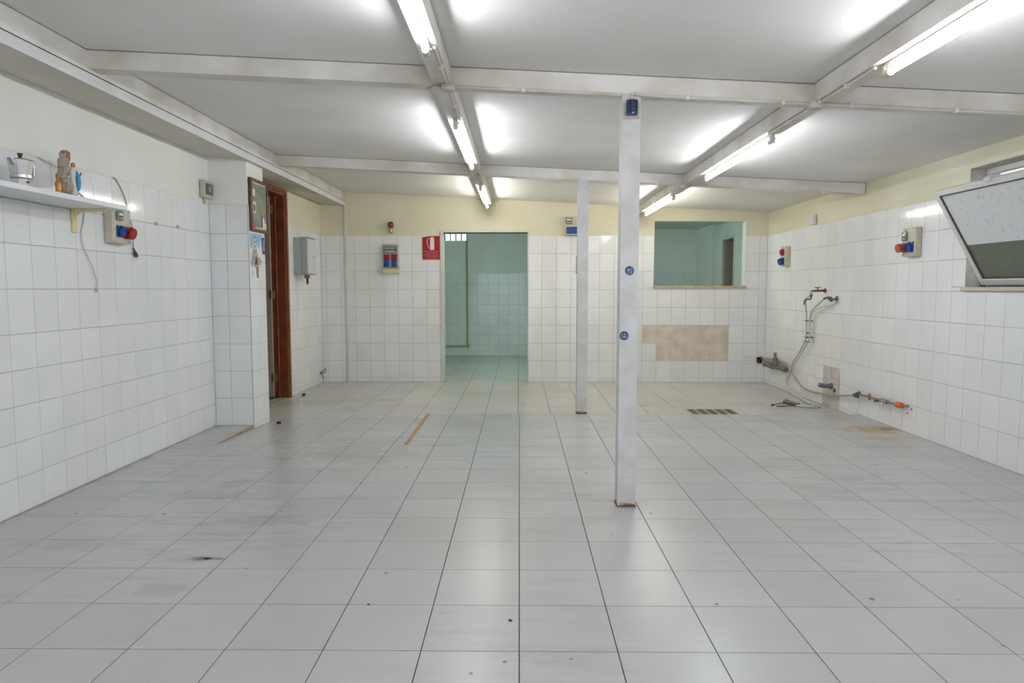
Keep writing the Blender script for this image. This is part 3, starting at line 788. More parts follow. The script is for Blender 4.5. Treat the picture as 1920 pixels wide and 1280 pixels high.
obj('glazing_seal', bm, 'seal_dark', w1)
bm = new_bm(); zm_ = z1_ + .40 * (z2_ - z1_); add_box(bm, -.002, .002, ya + fr, yb - fr, zm_, z2_, MS); obj('pane', bm, 'pane_film', w1)
bm = new_bm(); add_box(bm, -.002, .002, ya + fr, yb - fr, z1_, zm_, MS); obj('pane', bm, 'pane_green', w1)
bm = new_bm(); add_bevel_box(bm, -.03, .012, -.06, .0, slen - .012, slen + .02, .004, 1, MS); obj('catch', bm, 'sash_frame', w1)
bm = new_bm(); add_tube(bm, [(-.31, .0, .70), (-.2, .0, .735), (-.05, .0, .80), (.11, .0, .875)], .004, 8); obj('stay_arm', bm, 'tarnished', w1)
bm = new_bm(); add_cyl(bm, (.075, yb + .0, .03), (.075, yb + .03, .03), .012, 12); add_box(bm, .06, .10, yb + .012, yb + .02, 0, .07); obj('hinge', bm, 'tarnished', w1)
# light well outside
bm = new_bm(); add_box(bm, 4.5, 4.7, 1.5, 10.0, 1.765, 3.1)
tag(obj('wall_outside', bm, 'outside_white'), 'whitish outside wall seen through the tilted window pane', 'wall', kind='structure')
bm = new_bm(); add_box(bm, 4.48, 4.7, 1.5, 10.0, .3, 1.765)
tag(obj('wall_outside_base', bm, 'outside_green'), 'greenish lower outside wall seen through the tilted window pane', 'wall', kind='structure')
bm = new_bm(); add_box(bm, XR + .23, 4.5, 1.5, 10.0, .3, .5)
tag(obj('floor_outside', bm, 'adhesive_grey'), 'ground of the light well outside the right window', 'ground', kind='structure')

# ================================================================== SHELF AND WHAT STANDS ON IT
sh = thing('wall_shelf', 'white laminate wall shelf on cream brackets along the left wall', 'shelf', (XL, 3.55, 1.79))
bm = new_bm(); add_bevel_box(bm, .001, .30, -1.1, .905, 0, .03, .002, 1); obj('board', bm, 'shelf_laminate', sh)
def bracket(y):
    bm = new_bm()
    add_bevel_box(bm, .001, .014, y - .021, y + .021, -.15, 0, .005, 2)
    add_bevel_box(bm, .001, .215, y - .021, y + .021, -.018, 0, .005, 2)
    n = 8; prof = [(.012, -.018), (.012, -.075)] + [(.012 + .06*(1 - math.cos(a)), -.075 + .058*math.sin(a)) for a in [math.pi/2*k/n for k in range(1, n)]] + [(.072, -.018)]
    add_prism(bm, [(p[0], p[1]) for p in prof], 'y', y - .009, y + .009)
    obj('bracket', bm, 'yellow_plastic', sh)
bracket(.805); bracket(-.75)

mk = thing('moka_pot', 'aluminium stovetop moka pot on the white shelf', 'coffee pot', (-2.70, 3.70, 1.82))
def oct_(prof, name, m, par, seg=8):
    bm = new_bm(); add_lathe(bm, prof, seg, Matrix.Rotation(math.pi/8, 4, 'Z')); return obj(name, bm, m, par)
oct_([(.056, 0), (.058, .004), (.050, .052), (.047, .058)], 'boiler', 'alu', mk)
bm = new_bm(); add_lathe(bm, [(.050, .058), (.053, .060), (.053, .075), (.050, .077)], 32); obj('collar', bm, 'alu', mk, smooth=True)
oct_([(.048, .077), (.049, .079), (.062, .150), (.063, .153)], 'jug', 'alu', mk)
oct_([(.063, .153), (.060, .158), (.030, .166), (.010, .168)], 'lid', 'alu', mk)
bm = new_bm(); add_lathe(bm, [(.006, .166), (.008, .172), (.013, .188), (.013, .192)], 14); obj('lid_knob', bm, 'black_plastic', mk, smooth=True)
bm = new_bm(); add_prism(bm, [(-.055, .120), (-.085, .155), (-.078, .157), (-.045, .153)], 'x', -.012, .012); obj('spout', bm, 'alu', mk)
bm = new_bm(); add_tube(bm, [(0, .058, .148), (0, .088, .150), (0, .100, .140), (0, .096, .110), (0, .090, .085)], .007, 10); obj('handle', bm, 'alu', mk, smooth=True)
bm = new_bm(); add_cyl(bm, (.046, -.020, .035), (.062, -.026, .035), .006, 10); obj('valve', bm, 'copper', mk)

gf = thing('candle_holder', 'small slender golden figurine beside the statuette', 'figurine', (-2.70, 3.995, 1.82))
bm = new_bm(); add_lathe(bm, [(.019, 0), (.019, .005), (.016, .010), (.015, .055), (.017, .075), (.012, .090)], 16); obj('body', bm, 'gold', gf, smooth=True)
bm = new_bm(); add_lathe(bm, [(.010, .090), (.006, .098), (.011, .108), (.012, .122), (.008, .134), (.003, .140)], 14); obj('head', bm, 'print_gold', gf, smooth=True)

st = thing('statuette', 'painted plaster statuette of a blue-sashed figure before a rock', 'statuette', (-2.70, 4.09, 1.82))
bm = new_bm(); add_bevel_box(bm, -.045, .045, -.055, .055, 0, .018, .005, 2); obj('base', bm, 'statue_base', st)
rs = random.Random(3)
def crag(name, m, blocks):
    bm = new_bm()
    for (x, y, z, sx, sy, sz) in blocks:
        bmesh.ops.create_icosphere(bm, subdivisions=1, radius=1.0, matrix=Matrix.Translation((x, y, z)) @ Matrix.Rotation(rs.uniform(0, 3), 4, 'Z') @ Matrix.Diagonal((sx, sy, sz, 1)))
    for v in bm.verts: v.co += Vector((rs.uniform(-1, 1), rs.uniform(-1, 1), rs.uniform(-1, 1))) * .007
    for v in bm.verts: v.co.z = max(v.co.z, .012)
    return obj(name, bm, m, st)
crag('rock', 'statue_rock', [(-.012, -.020, .05, .040, .046, .05), (.012, -.030, .06, .030, .032, .045), (-.016, -.018, .105, .034, .036, .045), (-.010, -.030, .135, .030, .026, .040), (-.018, -.012, .165, .028, .034, .045), (-.014, -.026, .205, .026, .026, .040), (-.012, -.002, .225, .024, .026, .036), (-.014, -.016, .25, .022, .026, .030)])
crag('rock_crown', 'statue_top', [(-.004, .000, .262, .020, .022, .022), (-.010, -.018, .272, .018, .018, .016), (-.002, .010, .240, .014, .014, .020)])
bm = new_bm(); add_lathe(bm, [(.024, .018), (.025, .03), (.020, .08), (.018, .12), (.021, .155), (.020, .175), (.009, .190)], 16, Matrix.Translation((.012, .024, 0)) @ Matrix.Diagonal((.8, 1, 1, 1))); obj('robe', bm, 'statue_white', st, smooth=True)
bm = new_bm(); add_sphere(bm, (.014, .026, .203), .0145, (.9, .9, 1.15), 12); obj('head', bm, 'statue_skin', st, smooth=True)
bm = new_bm(); add_tube(bm, [(.022, .034, .172), (.032, .038, .145), (.034, .040, .11), (.030, .042, .07), (.024, .040, .05)], [.006 + .008*math.sin(math.pi*i/32) for i in range(33)], 10); obj('sash', bm, 'statue_blue', st, smooth=True)
bm = new_bm(); add_tube(bm, [(.016, .042, .172), (.022, .058, .155), (.030, .066, .150), (.038, .062, .165)], .005, 8); obj('arm', bm, 'statue_skin', st, smooth=True)
bm = new_bm(); add_cyl(bm, (.02, .03, .055), (.045, .098, .003), .008, 10, .006); obj('prop', bm, 'statue_white', st, smooth=True)

# cables on the left wall
def wire(name, pts, r, m, label, cat='cable'):
    bm = new_bm(); add_tube(bm, pts, r, 8, 8); t = tag(obj(name, bm, m, smooth=True), label, cat); return t
xw = XL + .006
wire('cable', [(xw, 4.06, 2.060), (xw + .004, 4.104, 2.048), (xw + .01, 4.16, 2.040), (xw + .02, 4.266, 1.994), (xw + .02, 4.36, 1.90), (xw + .01, 4.44, 1.824)], .004, 'cord_cream', 'cream cable slanting down the wall behind the statuette')
hc = thing('hanging_cable', 'cream cable hanging below the shelf with a loose end', 'cable', (xw, 4.46, 1.785))
o0 = Vector((xw, 4.46, 1.785))
pts = [(xw, 4.463, 1.785), (xw, 4.454, 1.73), (xw, 4.422, 1.642), (xw + .003, 4.437, 1.553), (xw + .006, 4.512, 1.432), (xw + .006, 4.55, 1.345), (xw + .004, 4.552, 1.29)]
bm = new_bm(); add_tube(bm, [Vector(p) - o0 for p in pts], .0035, 8); obj('cord', bm, 'cord_cream', hc, smooth=True)
bm = new_bm(); add_cyl(bm, Vector((xw + .004, 4.552, 1.292)) - o0, Vector((xw + .004, 4.551, 1.258)) - o0, .006, 10); obj('connector', bm, 'cord_cream', hc, smooth=True)
pc = thing('plug_cord', 'thin brown cord hanging beside the left socket box with dark plug', 'cord', (xw, 4.9, 1.8))
o0 = Vector((xw, 4.9, 1.8))
pts = [(xw, 4.80, 2.062), (xw, 4.835, 2.052), (xw, 4.889, 2.0), (xw, 4.955, 1.90), (xw, 4.945, 1.82), (xw + .004, 4.995, 1.765), (xw + .004, 5.012, 1.651), (xw + .006, 5.006, 1.582)]
bm = new_bm(); add_tube(bm, [Vector(p) - o0 for p in pts], .0032, 8); obj('cord', bm, 'cord_brown', pc, smooth=True)
a, b = Vector((xw + .006, 5.005, 1.585)) - o0, Vector((xw + .014, 5.03, 1.52)) - o0
bm = new_bm(); add_tube(bm, [a, a.lerp(b, .35), a.lerp(b, .6), b], [.005, .007, .014, .013], 10, curved=False); obj('plug', bm, 'black_plastic', pc, smooth=True)
for s in (-1, 1):
    bm = new_bm(); add_cyl(bm, b + Vector((0, s*.007, s*.003)), b + Vector((.004, s*.007 + .005, s*.003 - .017)), .0025, 8); obj('pin', bm, 'brass', pc)

# ================================================================== SOCKET BOXES (local: x right, z up, -y out of the wall)
def round_socket(par, x, z, m, r=.034, out=.06, y0=-.055, tilt=.35, lid_m=None, name='socket'):
    bm = new_bm()
    add_bevel_box(bm, x - r - .006, x + r + .006, y0 - .012, y0, z - r - .006, z + r + .006, .004, 2)
    d = Vector((0, -math.cos(tilt), -math.sin(tilt)))
    p = Vector((x, y0 - .006, z)); q = p + d * out
    add_cyl(bm, p, q, r * .92, 24, r)
    s = obj(name, bm, m, par, smooth=True)
    bm = new_bm(); add_cyl(bm, q, q + d * .010, r * 1.10, 24, r * 1.02); add_bevel_box(bm, x - .012, x + .012, q.y - .004, q.y + .014, q.z + r * .9, q.z + r * 1.2, .003, 1)
    obj('flap_lid', bm, lid_m or m, s, smooth=True)
    return s
def breaker_window(par, x, z, w=.066, h=.062, y=-.055):
    bm = new_bm(); add_bevel_box(bm, x - w/2, x + w/2, y - .018, y, z - h/2, z + h/2, .004, 2); c = obj('breaker_cover', bm, 'smoked_cover', par, smooth=True)
    boxobj('breaker', 'white_plastic', c, x - w*.32, x + w*.30, y - .021, y - .017, z + h*.02, z + h*.30, .001, 1)
    boxobj('breaker_slot', 'black_plastic', c, x - w*.32, x + w*.30, y - .0205, y - .017, z - h*.12, z + h*.02)
    for k in range(3): boxobj('toggle', 'grey_plastic', c, x - w*.28 + k*w*.2, x - w*.16 + k*w*.2, y - .022, y - .017, z - h*.36, z - h*.14)
    boxobj('latch', 'cream_plastic', par, x - w*.2, x + w*.2, y - .016, y, z + h/2, z + h/2 + .014, .003, 1)
def box_body(par, w, h, d=.055, m='cream_plastic'):
    boxobj('body', m, par, -w/2, w/2, -d, 0, -h/2, h/2, .008, 3)
    for sx in (-1, 1):
        for sz in (-1, 1):
            bm = new_bm(); add_cyl(bm, (sx*(w/2 - .016), -d + .001, sz*(h/2 - .016)), (sx*(w/2 - .016), -d - .004, sz*(h/2 - .016)), .007, 12); obj('screw', bm, 'grey_plastic', par, smooth=True)
t = thing('socket_box', 'cream socket box half under the shelf with blue and red sockets', 'socket box', (XL, 4.79, 1.722), FACE_LEFT, 'industrial socket boxes')
box_body(t, .225, .245, .06); breaker_window(t, -.035, .068, y=-.06)
round_socket(t, -.028, -.038, 'blue_plastic', r=.034, out=.014, y0=-.06, tilt=.25)
round_socket(t, .058, -.042, 'red_plastic', r=.038, out=.036, y0=-.06, tilt=.2)
t = thing('socket_box', 'cream socket box near the tilted window with pinkish red and blue sockets', 'socket box', (XR, 6.04, 1.692), FACE_RIGHT, 'industrial socket boxes')
box_body(t, .20, .25, .06); breaker_window(t, -.05, .052, w=.07, h=.075, y=-.06)
round_socket(t, -.052, -.045, 'faded_red', r=.035, out=.055, y0=-.06, tilt=.15)
round_socket(t, .038, -.045, 'blue_plastic', r=.038, out=.016, y0=-.06, tilt=.3)
t = thing('socket_box', 'slim grey-cream socket box above the taps, red socket over blue', 'socket box', (XR, 8.87, 1.70), FACE_RIGHT, 'industrial socket boxes')
box_body(t, .15, .26, .065)
round_socket(t, -.005, .055, 'red_plastic', r=.036, out=.018, y0=-.065, tilt=.3)
round_socket(t, -.005, -.062, 'blue_plastic', r=.040, out=.038, y0=-.065, tilt=.3)
t = thing('socket_box', 'tan socket box with a wide blue flap beside the far post', 'socket box', (.742, YB, 2.157), FACE_BACK, 'industrial socket boxes')
box_body(t, .22, .26, .06); breaker_window(t, -.055, .068, w=.092, h=.09, y=-.06)
bm = new_bm(); add_bevel_box(bm, -.09, .09, -.085, -.06, -.105, -.015, .006, 2); s = obj('socket', bm, 'blue_plastic', t, smooth=True)
bm = new_bm(); add_cyl(bm, (.0, -.085, -.06), (.0, -.092, -.06), .035, 24); obj('flap_lid', bm, 'blue_plastic', s, smooth=True)
boxobj('rim', 'cream_plastic', t, -.095, .095, -.068, -.06, -.122, -.108, .002, 1)
# distribution panel
t = thing('distribution_panel', 'grey socket panel on the back wall with two red over two blue sockets', 'socket panel', (-1.810, YB, 1.742), FACE_BACK)
box_body(t, .222, .325, .06, 'grey_plastic')
bm = new_bm(); add_bevel_box(bm, -.095, .095, -.078, -.06, .043, .135, .005, 2); c = obj('breaker_cover', bm, 'smoked_cover', t, smooth=True)
boxobj('breaker_row', 'grey_plastic', c, -.082, .060, -.082, -.078, .092, .112, .001, 1)
boxobj('breaker_row', 'grey_plastic', c, -.082, .060, -.082, -.078, .052, .076, .001, 1)
boxobj('breaker_slot', 'black_plastic', c, -.085, .085, -.081, -.078, .078, .090)
boxobj('switch', 'red_plastic', c, -.012, .004, -.085, -.08, .098, .108); boxobj('switch', 'red_plastic', c, .066, .08, -.085, -.078, .095, .108)
boxobj('front_plate', 'steel_cabinet', t, -.098, .098, -.064, -.058, -.155, .038, .002, 1)
for sx in (-.055, .054):
    round_socket(t, sx, -.018, 'red_plastic', r=.033 if sx < 0 else .038, out=.02, y0=-.062, tilt=.2)
    boxobj('socket', 'blue_plastic', t, sx - .036, sx + .036, -.085, -.062, -.152, -.062, .006, 2)
t = thing('socket_strip', 'cream strip of four small sockets below the grey panel', 'socket strip', (-1.814, YB, 1.536), FACE_BACK)
boxobj('body', 'cream_plastic', t, -.126, .126, -.05, 0, -.041, .040, .007, 3)
for k in range(4):
    x = -.078 + k * .054
    m_ = boxobj('socket_module', 'yellow_plastic', t, x - .022, x + .022, -.054, -.048, -.026, .026, .002, 1)
    for dz in (-.012, 0, .012):
        bm = new_bm(); add_cyl(bm, (x, -.054, dz), (x, -.0548, dz), .003, 8); obj('hole', bm, 'black_plastic', m_)
# thermostat box
t = thing('meter_box', 'small square cream box with dark glass at the left wall corner', 'box', (XL, 6.19, 2.178), FACE_LEFT)
boxobj('body', 'cream_plastic', t, -.078, .078, -.045, 0, -.078, .078, .006, 2); boxobj('cover', 'dark_window', t, -.056, .062, -.058, -.045, -.048, .05, .003, 1)
boxobj('dial', 'grey_plastic', t, -.02, .02, -.0605, -.058, -.02, .024, .001, 1); boxobj('cable_stub', 'cord_cream', t, -.012, .012, -.02, -.002, -.13, -.078, .003, 1)
# white junction on the right wall
t = thing('sensor_box', 'small white plastic box at the tile edge above the taps', 'box', (XR, 8.11, 2.092), FACE_RIGHT)
boxobj('body', 'white_plastic', t, -.055, .055, -.04, 0, -.055, .06, .008, 3); boxobj('lid', 'white_plastic', t, -.046, .046, -.046, -.04, -.046, .05, .003, 2)
# wall hooks
for (y, z, lb) in ((5.354, 1.794, 'tiny grey plate on left wall tiles nearer the socket box'), (5.692, 1.799, 'tiny grey plate on left wall tiles farther from the socket box')):
    t = thing('wall_plate', lb, 'plate', (XL, y, z), FACE_LEFT, 'tiny grey wall plates')
    boxobj('plate', 'grey_plastic', t, -.02, .02, -.006, 0, -.014, .014, .002, 1); boxobj('peg', 'pvc_grey', t, -.004, .004, -.010, -.006, -.004, .004, .001, 1)

# ================================================================== ALARM, STICKERS ON THE NEAR POST
PY = 3.925
t = thing('alarm_beacon', 'dark blue alarm beacon on a cream plate at the top of the near post', 'alarm', (.628, PY, 2.292), FACE_BACK)
boxobj('backplate', 'cream_plastic', t, -.046, .046, -.012, 0, -.052, .034, .003, 1)
bm = new_bm(); add_bevel_box(bm, -.032, .032, -.05, -.012, -.040, .044, .010, 4); obj('body', bm, 'alarm_blue', t, smooth=True)
bm = new_bm(); add_bevel_box(bm, -.010, .020, -.056, -.046, -.022, .040, .008, 3); obj('lens', bm, 'alarm_lens', t, smooth=True)
bm = new_bm(); add_cyl(bm, (.004, -.05, -.030), (.004, -.053, -.030), .006, 12); obj('led', bm, 'sticker_light', t, smooth=True)
def sticker(x, z, label, motif):
    t = thing('round_sticker', label, 'sticker', (x, PY, z), FACE_BACK, 'blue stickers on the near post')
    bm = new_bm(); add_cyl(bm, (0, 0, 0), (0, -.0012, 0), .0265, 32); obj('disc', bm, 'sticker_blue', t)
    for (m, poly) in motif:
        bm = new_bm(); add_prism(bm, [(p[0]*.0265, p[1]*.0265) for p in poly], 'y', -.0012, -.0018); obj('motif', bm, m, t)
ell = lambda cx, cy, rx, ry, n=14, a=0: [(cx + rx*math.cos(t)*math.cos(a) - ry*math.sin(t)*math.sin(a), cy + rx*math.cos(t)*math.sin(a) + ry*math.sin(t)*math.cos(a)) for t in [2*math.pi*k/n for k in range(n)]]
sticker(.632, 1.387, 'upper round blue sticker on the near post', [('sticker_light', ell(-.22, .12, .26, .30, a=-.4)), ('sticker_mid', ell(.45, .1, .32, .62)), ('sticker_light', ell(.32, -.45, .28, .16, a=.5)), ('sticker_mid', ell(-.35, -.55, .25, .22))])
sticker(.606, 1.012, 'lower round blue sticker on the near post', [('sticker_light', ell(.05, -.28, .36, .15)), ('sticker_light', ell(.12, .32, .15, .2)), ('sticker_mid', ell(-.5, .1, .18, .45)), ('sticker_mid', ell(.62, -.1, .16, .4))])
# thin dark rod beside the far post on the back wall
t = thing('wall_rod', 'thin dark vertical rod on the back wall beside the far post', 'rod', (.800, YB, 1.618), FACE_BACK)
bm = new_bm(); add_cyl(bm, (0, -.012, -.11), (0, -.012, .11), .003, 8); obj('rod', bm, 'tarnished', t)
for s in (-1, 1): boxobj('lug', 'tarnished', t, -.007, .007, -.016, 0, s*.105 - .010, s*.105 + .010, .002, 1)

# ================================================================== BACK WALL: BELL AND SIGN
t = thing('alarm_bell', 'reddish-brown alarm lamp on a metal base high on the back wall', 'alarm', (-1.803, YB, 2.12), FACE_BACK)
bm = new_bm(); add_lathe(bm, [(.020, -.062), (.027, -.052), (.028, -.02), (.024, -.004), (.030, .0), (.030, .008)], 20, Matrix.Translation((0, -.045, 0))); obj('base', bm, 'bell_base', t, smooth=True)
bm = new_bm(); add_lathe(bm, [(.026, .012), (.036, .030), (.041, .055), (.036, .082), (.022, .097), (.006, .102)], 20, Matrix.Translation((0, -.045, 0))); obj('dome', bm, 'bell_red', t, smooth=True)
boxobj('bracket', 'bell_base', t, -.012, .012, -.03, 0, -.03, .0, .003, 1)

def text_obj(txt, size, x, z, y, m, par, width):
    cu = bpy.data.curves.new('lettering', 'FONT'); cu.body = txt; cu.size = size; cu.align_x = 'CENTER'
    to = bpy.data.objects.new('lettering', cu); COL.objects.link(to)
    bpy.context.view_layer.update()
    me = bpy.data.meshes.new_from_object(to); bpy.data.objects.remove(to)
    xs_ = [v.co.x for v in me.vertices]; sx = width / max(1e-6, max(xs_) - min(xs_))
    for v in me.vertices: v.co = Vector((x + v.co.x * sx, y, z + v.co.y))
    me.materials.clear(); me.materials.append(MATS[m])
    o = bpy.data.objects.new('lettering', me); COL.objects.link(o); o.parent = par
    return o
t = thing('fire_extinguisher_sign', 'red fire extinguisher sign beside the doorway', 'sign', (-1.243, YB - TT, 1.860), FACE_BACK)
bm = new_bm(); add_prism(bm, [(-.124, -.164), (.124, -.164), (.124, .164), (-.02, .162), (-.124, .146)], 'y', -.003, .004); obj('plate', bm, 'sign_red', t)
sg = lambda poly: [(-.124 + p[0]/850*.248 , .164 - p[1]/1120*.328) for p in poly]
def spoly(poly, m='sign_white', name='pictogram'):
    bm = new_bm(); add_prism(bm, sg(poly), 'y', -.003, -.004); return obj(name, bm, m, t)
cyl_ = spoly([(370, 665), (570, 665), (570, 130), (545, 100), (520, 85), (520, 70), (560, 70), (560, 50), (420, 50), (430, 90), (395, 105), (370, 130)])
spoly([(365, 625), (575, 625), (575, 612), (365, 612)], 'sign_red', 'pictogram_band'); spoly([(365, 225), (575, 225), (575, 212), (365, 212)], 'sign_red', 'pictogram_band')
bm = new_bm()
hp = [(430, 60), (330, 75), (250, 130), (210, 220), (205, 320), (225, 420), (265, 520), (315, 600), (350, 620)]
hp2 = [(430, 85), (345, 100), (285, 150), (255, 225), (250, 320), (268, 410), (300, 490), (345, 560), (370, 590)]
for i in range(len(hp) - 1): add_prism(bm, sg([hp[i], hp[i+1], hp2[i+1], hp2[i]]), 'y', -.003, -.004)
obj('pictogram_hose', bm, 'sign_pink', t)
spoly([(45, 742), (800, 742), (800, 725), (45, 725)], 'sign_pink', 'rule')
for (tx, px0, px1, py) in (('AVVERTENZA', 150, 700, 840), ('UTILIZZARE ANCHE SU', 45, 795, 918), ('A UN METRO DAGLI', 90, 785, 995), ('IN USO OGNI', 195, 655, 1072)):
    text_obj(tx, .019, -.124 + (px0+px1)/2/850*.248, .164 - py/1120*.328, -.0042, 'sign_pink', t, (px1-px0)/850*.248)

# ================================================================== PICTURES ON THE PILASTER SIDE
PX = -2.5
t = thing('picture_frame', 'dark wooden picture frame with greenish print on the pilaster', 'picture', (PX, 6.522, 2.065), FACE_LEFT)
w, h = .215, .245
for b in ((-w, -w + .038, -h, h), (w - .03, w, -h, h)): boxobj('frame_stile', 'frame_wood', t, b[0], b[1], -.024, 0, b[2], b[3], .004, 2)
for b in ((-w + .038, w - .03, h - .028, h), (-w + .038, w - .03, -h, -h + .028)): boxobj('frame_rail', 'frame_wood', t, b[0], b[1], -.024, 0, b[2], b[3], .004, 2)
boxobj('mount', 'picture_mount', t, -w + .035, w - .028, -.010, -.002, -h + .025, h - .025)
pr = boxobj('print', 'picture_print', t, -w + .055, w - .045, -.0115, -.010, -h + .045, h - .042)
boxobj('photo_slip', 'picture_mount', pr, -.150, -.075, -.013, -.0115, -.075, .035); boxobj('photo_image', 'statue_base', pr, -.135, -.095, -.0135, -.013, -.055, .005)
boxobj('photo_slip', 'picture_mount', pr, -.150, -.09, -.013, -.0115, .085, .150)
boxobj('photo_slip', 'paper_white', pr, .085, .125, -.013, -.0115, -.205, -.10); boxobj('photo_image', 'print_navy', pr, .055, .085, -.013, -.0115, -.185, -.09)
boxobj('card', 'print_red', pr, -.165, -.10, -.014, -.0115, -.21, -.165); boxobj('card', 'picture_mount', pr, .125, .18, -.014, -.0115, -.215, -.15)

t = thing('devotional_print', 'paper cut-out print of a robed figure under a blue sky on the pilaster', 'poster', (PX, 6.44, 1.62), FACE_LEFT)
def pp(name, m, poly, d=1):
    bm = new_bm(); add_prism(bm, poly, 'y', -.0006*d - .0006, -.0006*d); obj(name, bm, m, t)
pp('sheet', 'print_sky', [(-.135, .175), (.16, .185), (.10, .06), (.04, .02), (-.10, -.02), (-.135, .05)], 1)
pp('sheet', 'paper_white', [(-.135, .06), (-.09, .02), (-.06, .12), (-.02, .14), (.06, .06), (.11, -.02), (.06, -.10), (-.12, -.06)], 2)
pp('robe', 'print_robe', [(-.13, -.10), (-.08, .02), (.0, .05), (.05, -.02), (.15, -.07), (.12, -.105), (-.02, -.135), (-.12, -.125)], 3)
pp('tower', 'print_skin', [(-.055, .02), (-.045, .14), (-.02, .172), (.012, .15), (.02, .02)], 4)
for k, z in enumerate((.125, .085, .045)): pp('face', 'print_sky' if k == 9 else 'paper_white', [(-.03, z - .012), (.0, z - .012), (.0, z + .010), (-.03, z + .010)], 5)
pp('robe_fold', 'print_maroon', [(-.03, -.11), (-.005, -.02), (.03, -.05), (.035, -.11)], 4)
pp('handle', 'print_gold', [(.0, -.125), (.055, -.118), (.05, -.235), (.012, -.232)], 4)
t2 = thing('small_print', 'small dark blue card print on the pilaster right of the robed figure', 'card', (PX, 6.64, 1.70), FACE_LEFT)
bm = new_bm(); add_prism(bm, [(-.055, .075), (.02, .08), (.045, -.085), (-.03, -.08)], 'y', -.002, 0); obj('sheet', bm, 'print_navy', t2)
bm = new_bm(); add_prism(bm, [(-.012, .05), (.008, .05), (.02, -.05), (-.012, -.05)], 'y', -.003, -.002); obj('print_figure', bm, 'print_robe', t2)
t3 = thing('paper_note', 'small pale note with blue lines low on the pilaster', 'note', (PX, 6.345, 1.425), FACE_LEFT)
boxobj('sheet', 'paper_white', t3, -.055, .03, -.0015, 0, -.05, .05)
for k in range(4): boxobj('writing_line', 'sticker_mid', t3, -.01, .022, -.0022, -.0015, .022 - k*.018, .030 - k*.018)

# ================================================================== GREY CABINET, WIRES AND STUDS (rear left)
t = thing('wall_cabinet', 'grey metal wall cabinet hung beside the brown door', 'cabinet', (XRL, 8.625, 1.69), FACE_LEFT)
boxobj('body', 'steel_cabinet', t, -.168, .168, -.10, 0, -.228, .232, .003, 1)
boxobj('cover', 'steel_cabinet', t, -.170, .166, -.165, -.102, -.225, .230, .003, 1)
boxobj('front_panel', 'cabinet_cover', t, -.166, .168, -.178, -.165, -.215, .215, .002, 1)
boxobj('lip', 'grey_plastic', t, -.170, .180, -.188, -.10, .230, .236, .001, 1); boxobj('lip', 'grey_plastic', t, -.170, .180, -.188, -.10, -.232, -.226, .001, 1)
bm = new_bm(); add_cyl(bm, (.06, -.178, 0), (.06, -.186, 0), .012, 12); obj('lock', bm, 'steel_cabinet', t)
boxobj('cable_gland', 'copper', t, -.09, -.03, -.16, -.10, -.275, -.228, .006, 1)
bm = new_bm(); add_tube(bm, [(-.075, -.13, -.27), (-.075, -.13, -.32), (-.06, -.13, -.345), (-.035, -.13, -.33), (-.035, -.13, -.275)], .008, 10); obj('cable_loop', bm, 'black_plastic', t, smooth=True)
bm = new_bm()
t = thing('loose_wires', 'dark wire ends sticking out of the rear left wall near the floor', 'wires', (XRL, 9.45, .10), FACE_LEFT)
for (a, b_, c_) in (((0, 0, .0), (.01, -.04, .03), (.10, -.05, .06)), ((0, 0, .0), (-.01, -.03, -.02), (0, -.05, -.09)), ((.01, 0, .0), (.03, -.05, .0), (.07, -.07, .05))):
    bm = new_bm(); add_tube(bm, [a, b_, c_], .005, 8); obj('wire', bm, 'black_plastic', t, smooth=True)
for (x, y, z, lb) in ((-2.353, 6.52, -.034, 'small black rubber stud on the floor by the pilaster'), (-2.693, 8.36, ZLOW, 'small black rubber stud on the floor beyond the brown door')):
    t = thing('floor_stud', lb, 'door stop', (x, y, z), group='black floor studs')
    bm = new_bm(); add_lathe(bm, [(.022, 0), (.022, .012), (.018, .022), (.006, .026)], 16); obj('rubber', bm, 'debris', t, smooth=True)
    bm = new_bm(); add_cyl(bm, (0, 0, .024), (0, 0, .028), .006, 10); obj('screw', bm, 'tarnished', t)
# scraps on the floor
for (x, y, s, lb) in ((-.614, 2.663, .007, 'tiny dark crumb on the near floor left of the middle joint'), (-.035, 2.538, .008, 'tiny dark crumb on the near floor beside the middle joint'), (-1.488, 3.127, .010, 'tiny dark crumb on a scuffed tile at the left')):
    bm = new_bm(); bmesh.ops.create_icosphere(bm, subdivisions=1, radius=s, matrix=Matrix.Translation((x, y, s*.25)) @ Matrix.Diagonal((1.2, .8, .4, 1)))
    for v in bm.verts: v.co += Vector((random.uniform(-1, 1), random.uniform(-1, 1), 0)) * s * .25
    tag(obj('floor_crumb', bm, 'debris'), lb, 'debris', 'crumbs on the floor')

# ================================================================== DRAIN GRATE
t = thing('drain_grate', 'metal floor drain grate of five panels near the right rear', 'grate', (GR[0], GR[2], ZLOW))
gw, gd = GR[1]-GR[0], GR[3]-GR[2]
bm = new_bm()
for b in ((0, gw, 0, .018), (0, gw, gd - .018, gd), (0, .018, .018, gd - .018), (gw - .018, gw, .018, gd - .018)): add_box(bm, b[0], b[1], b[2], b[3], -.02, .001)
obj('rim', bm, 'grate_frame', t)
bm = new_bm(); add_box(bm, .01, gw - .01, .01, gd - .01, -.0058, -.0050); obj('pit', bm, 'drain_pit', t)
pw = (gw - .036) / 5
for k in range(5):
    x0 = .018 + k * pw
    bm = new_bm()
    add_box(bm, x0 + .001, x0 + .010, .019, gd - .019, -.004, .0008); add_box(bm, x0 + pw - .010, x0 + pw - .001, .019, gd - .019, -.004, .0008)
    pn = obj('panel', bm, 'grate_frame', t)
    for q in range(12):
        yy = .026 + q * (gd - .052) / 11.3
        bm = new_bm(); add_box(bm, x0 + .010, x0 + pw - .010, yy, yy + .016, -.004, .0004); obj('bar', bm, 'grate_bar', pn)

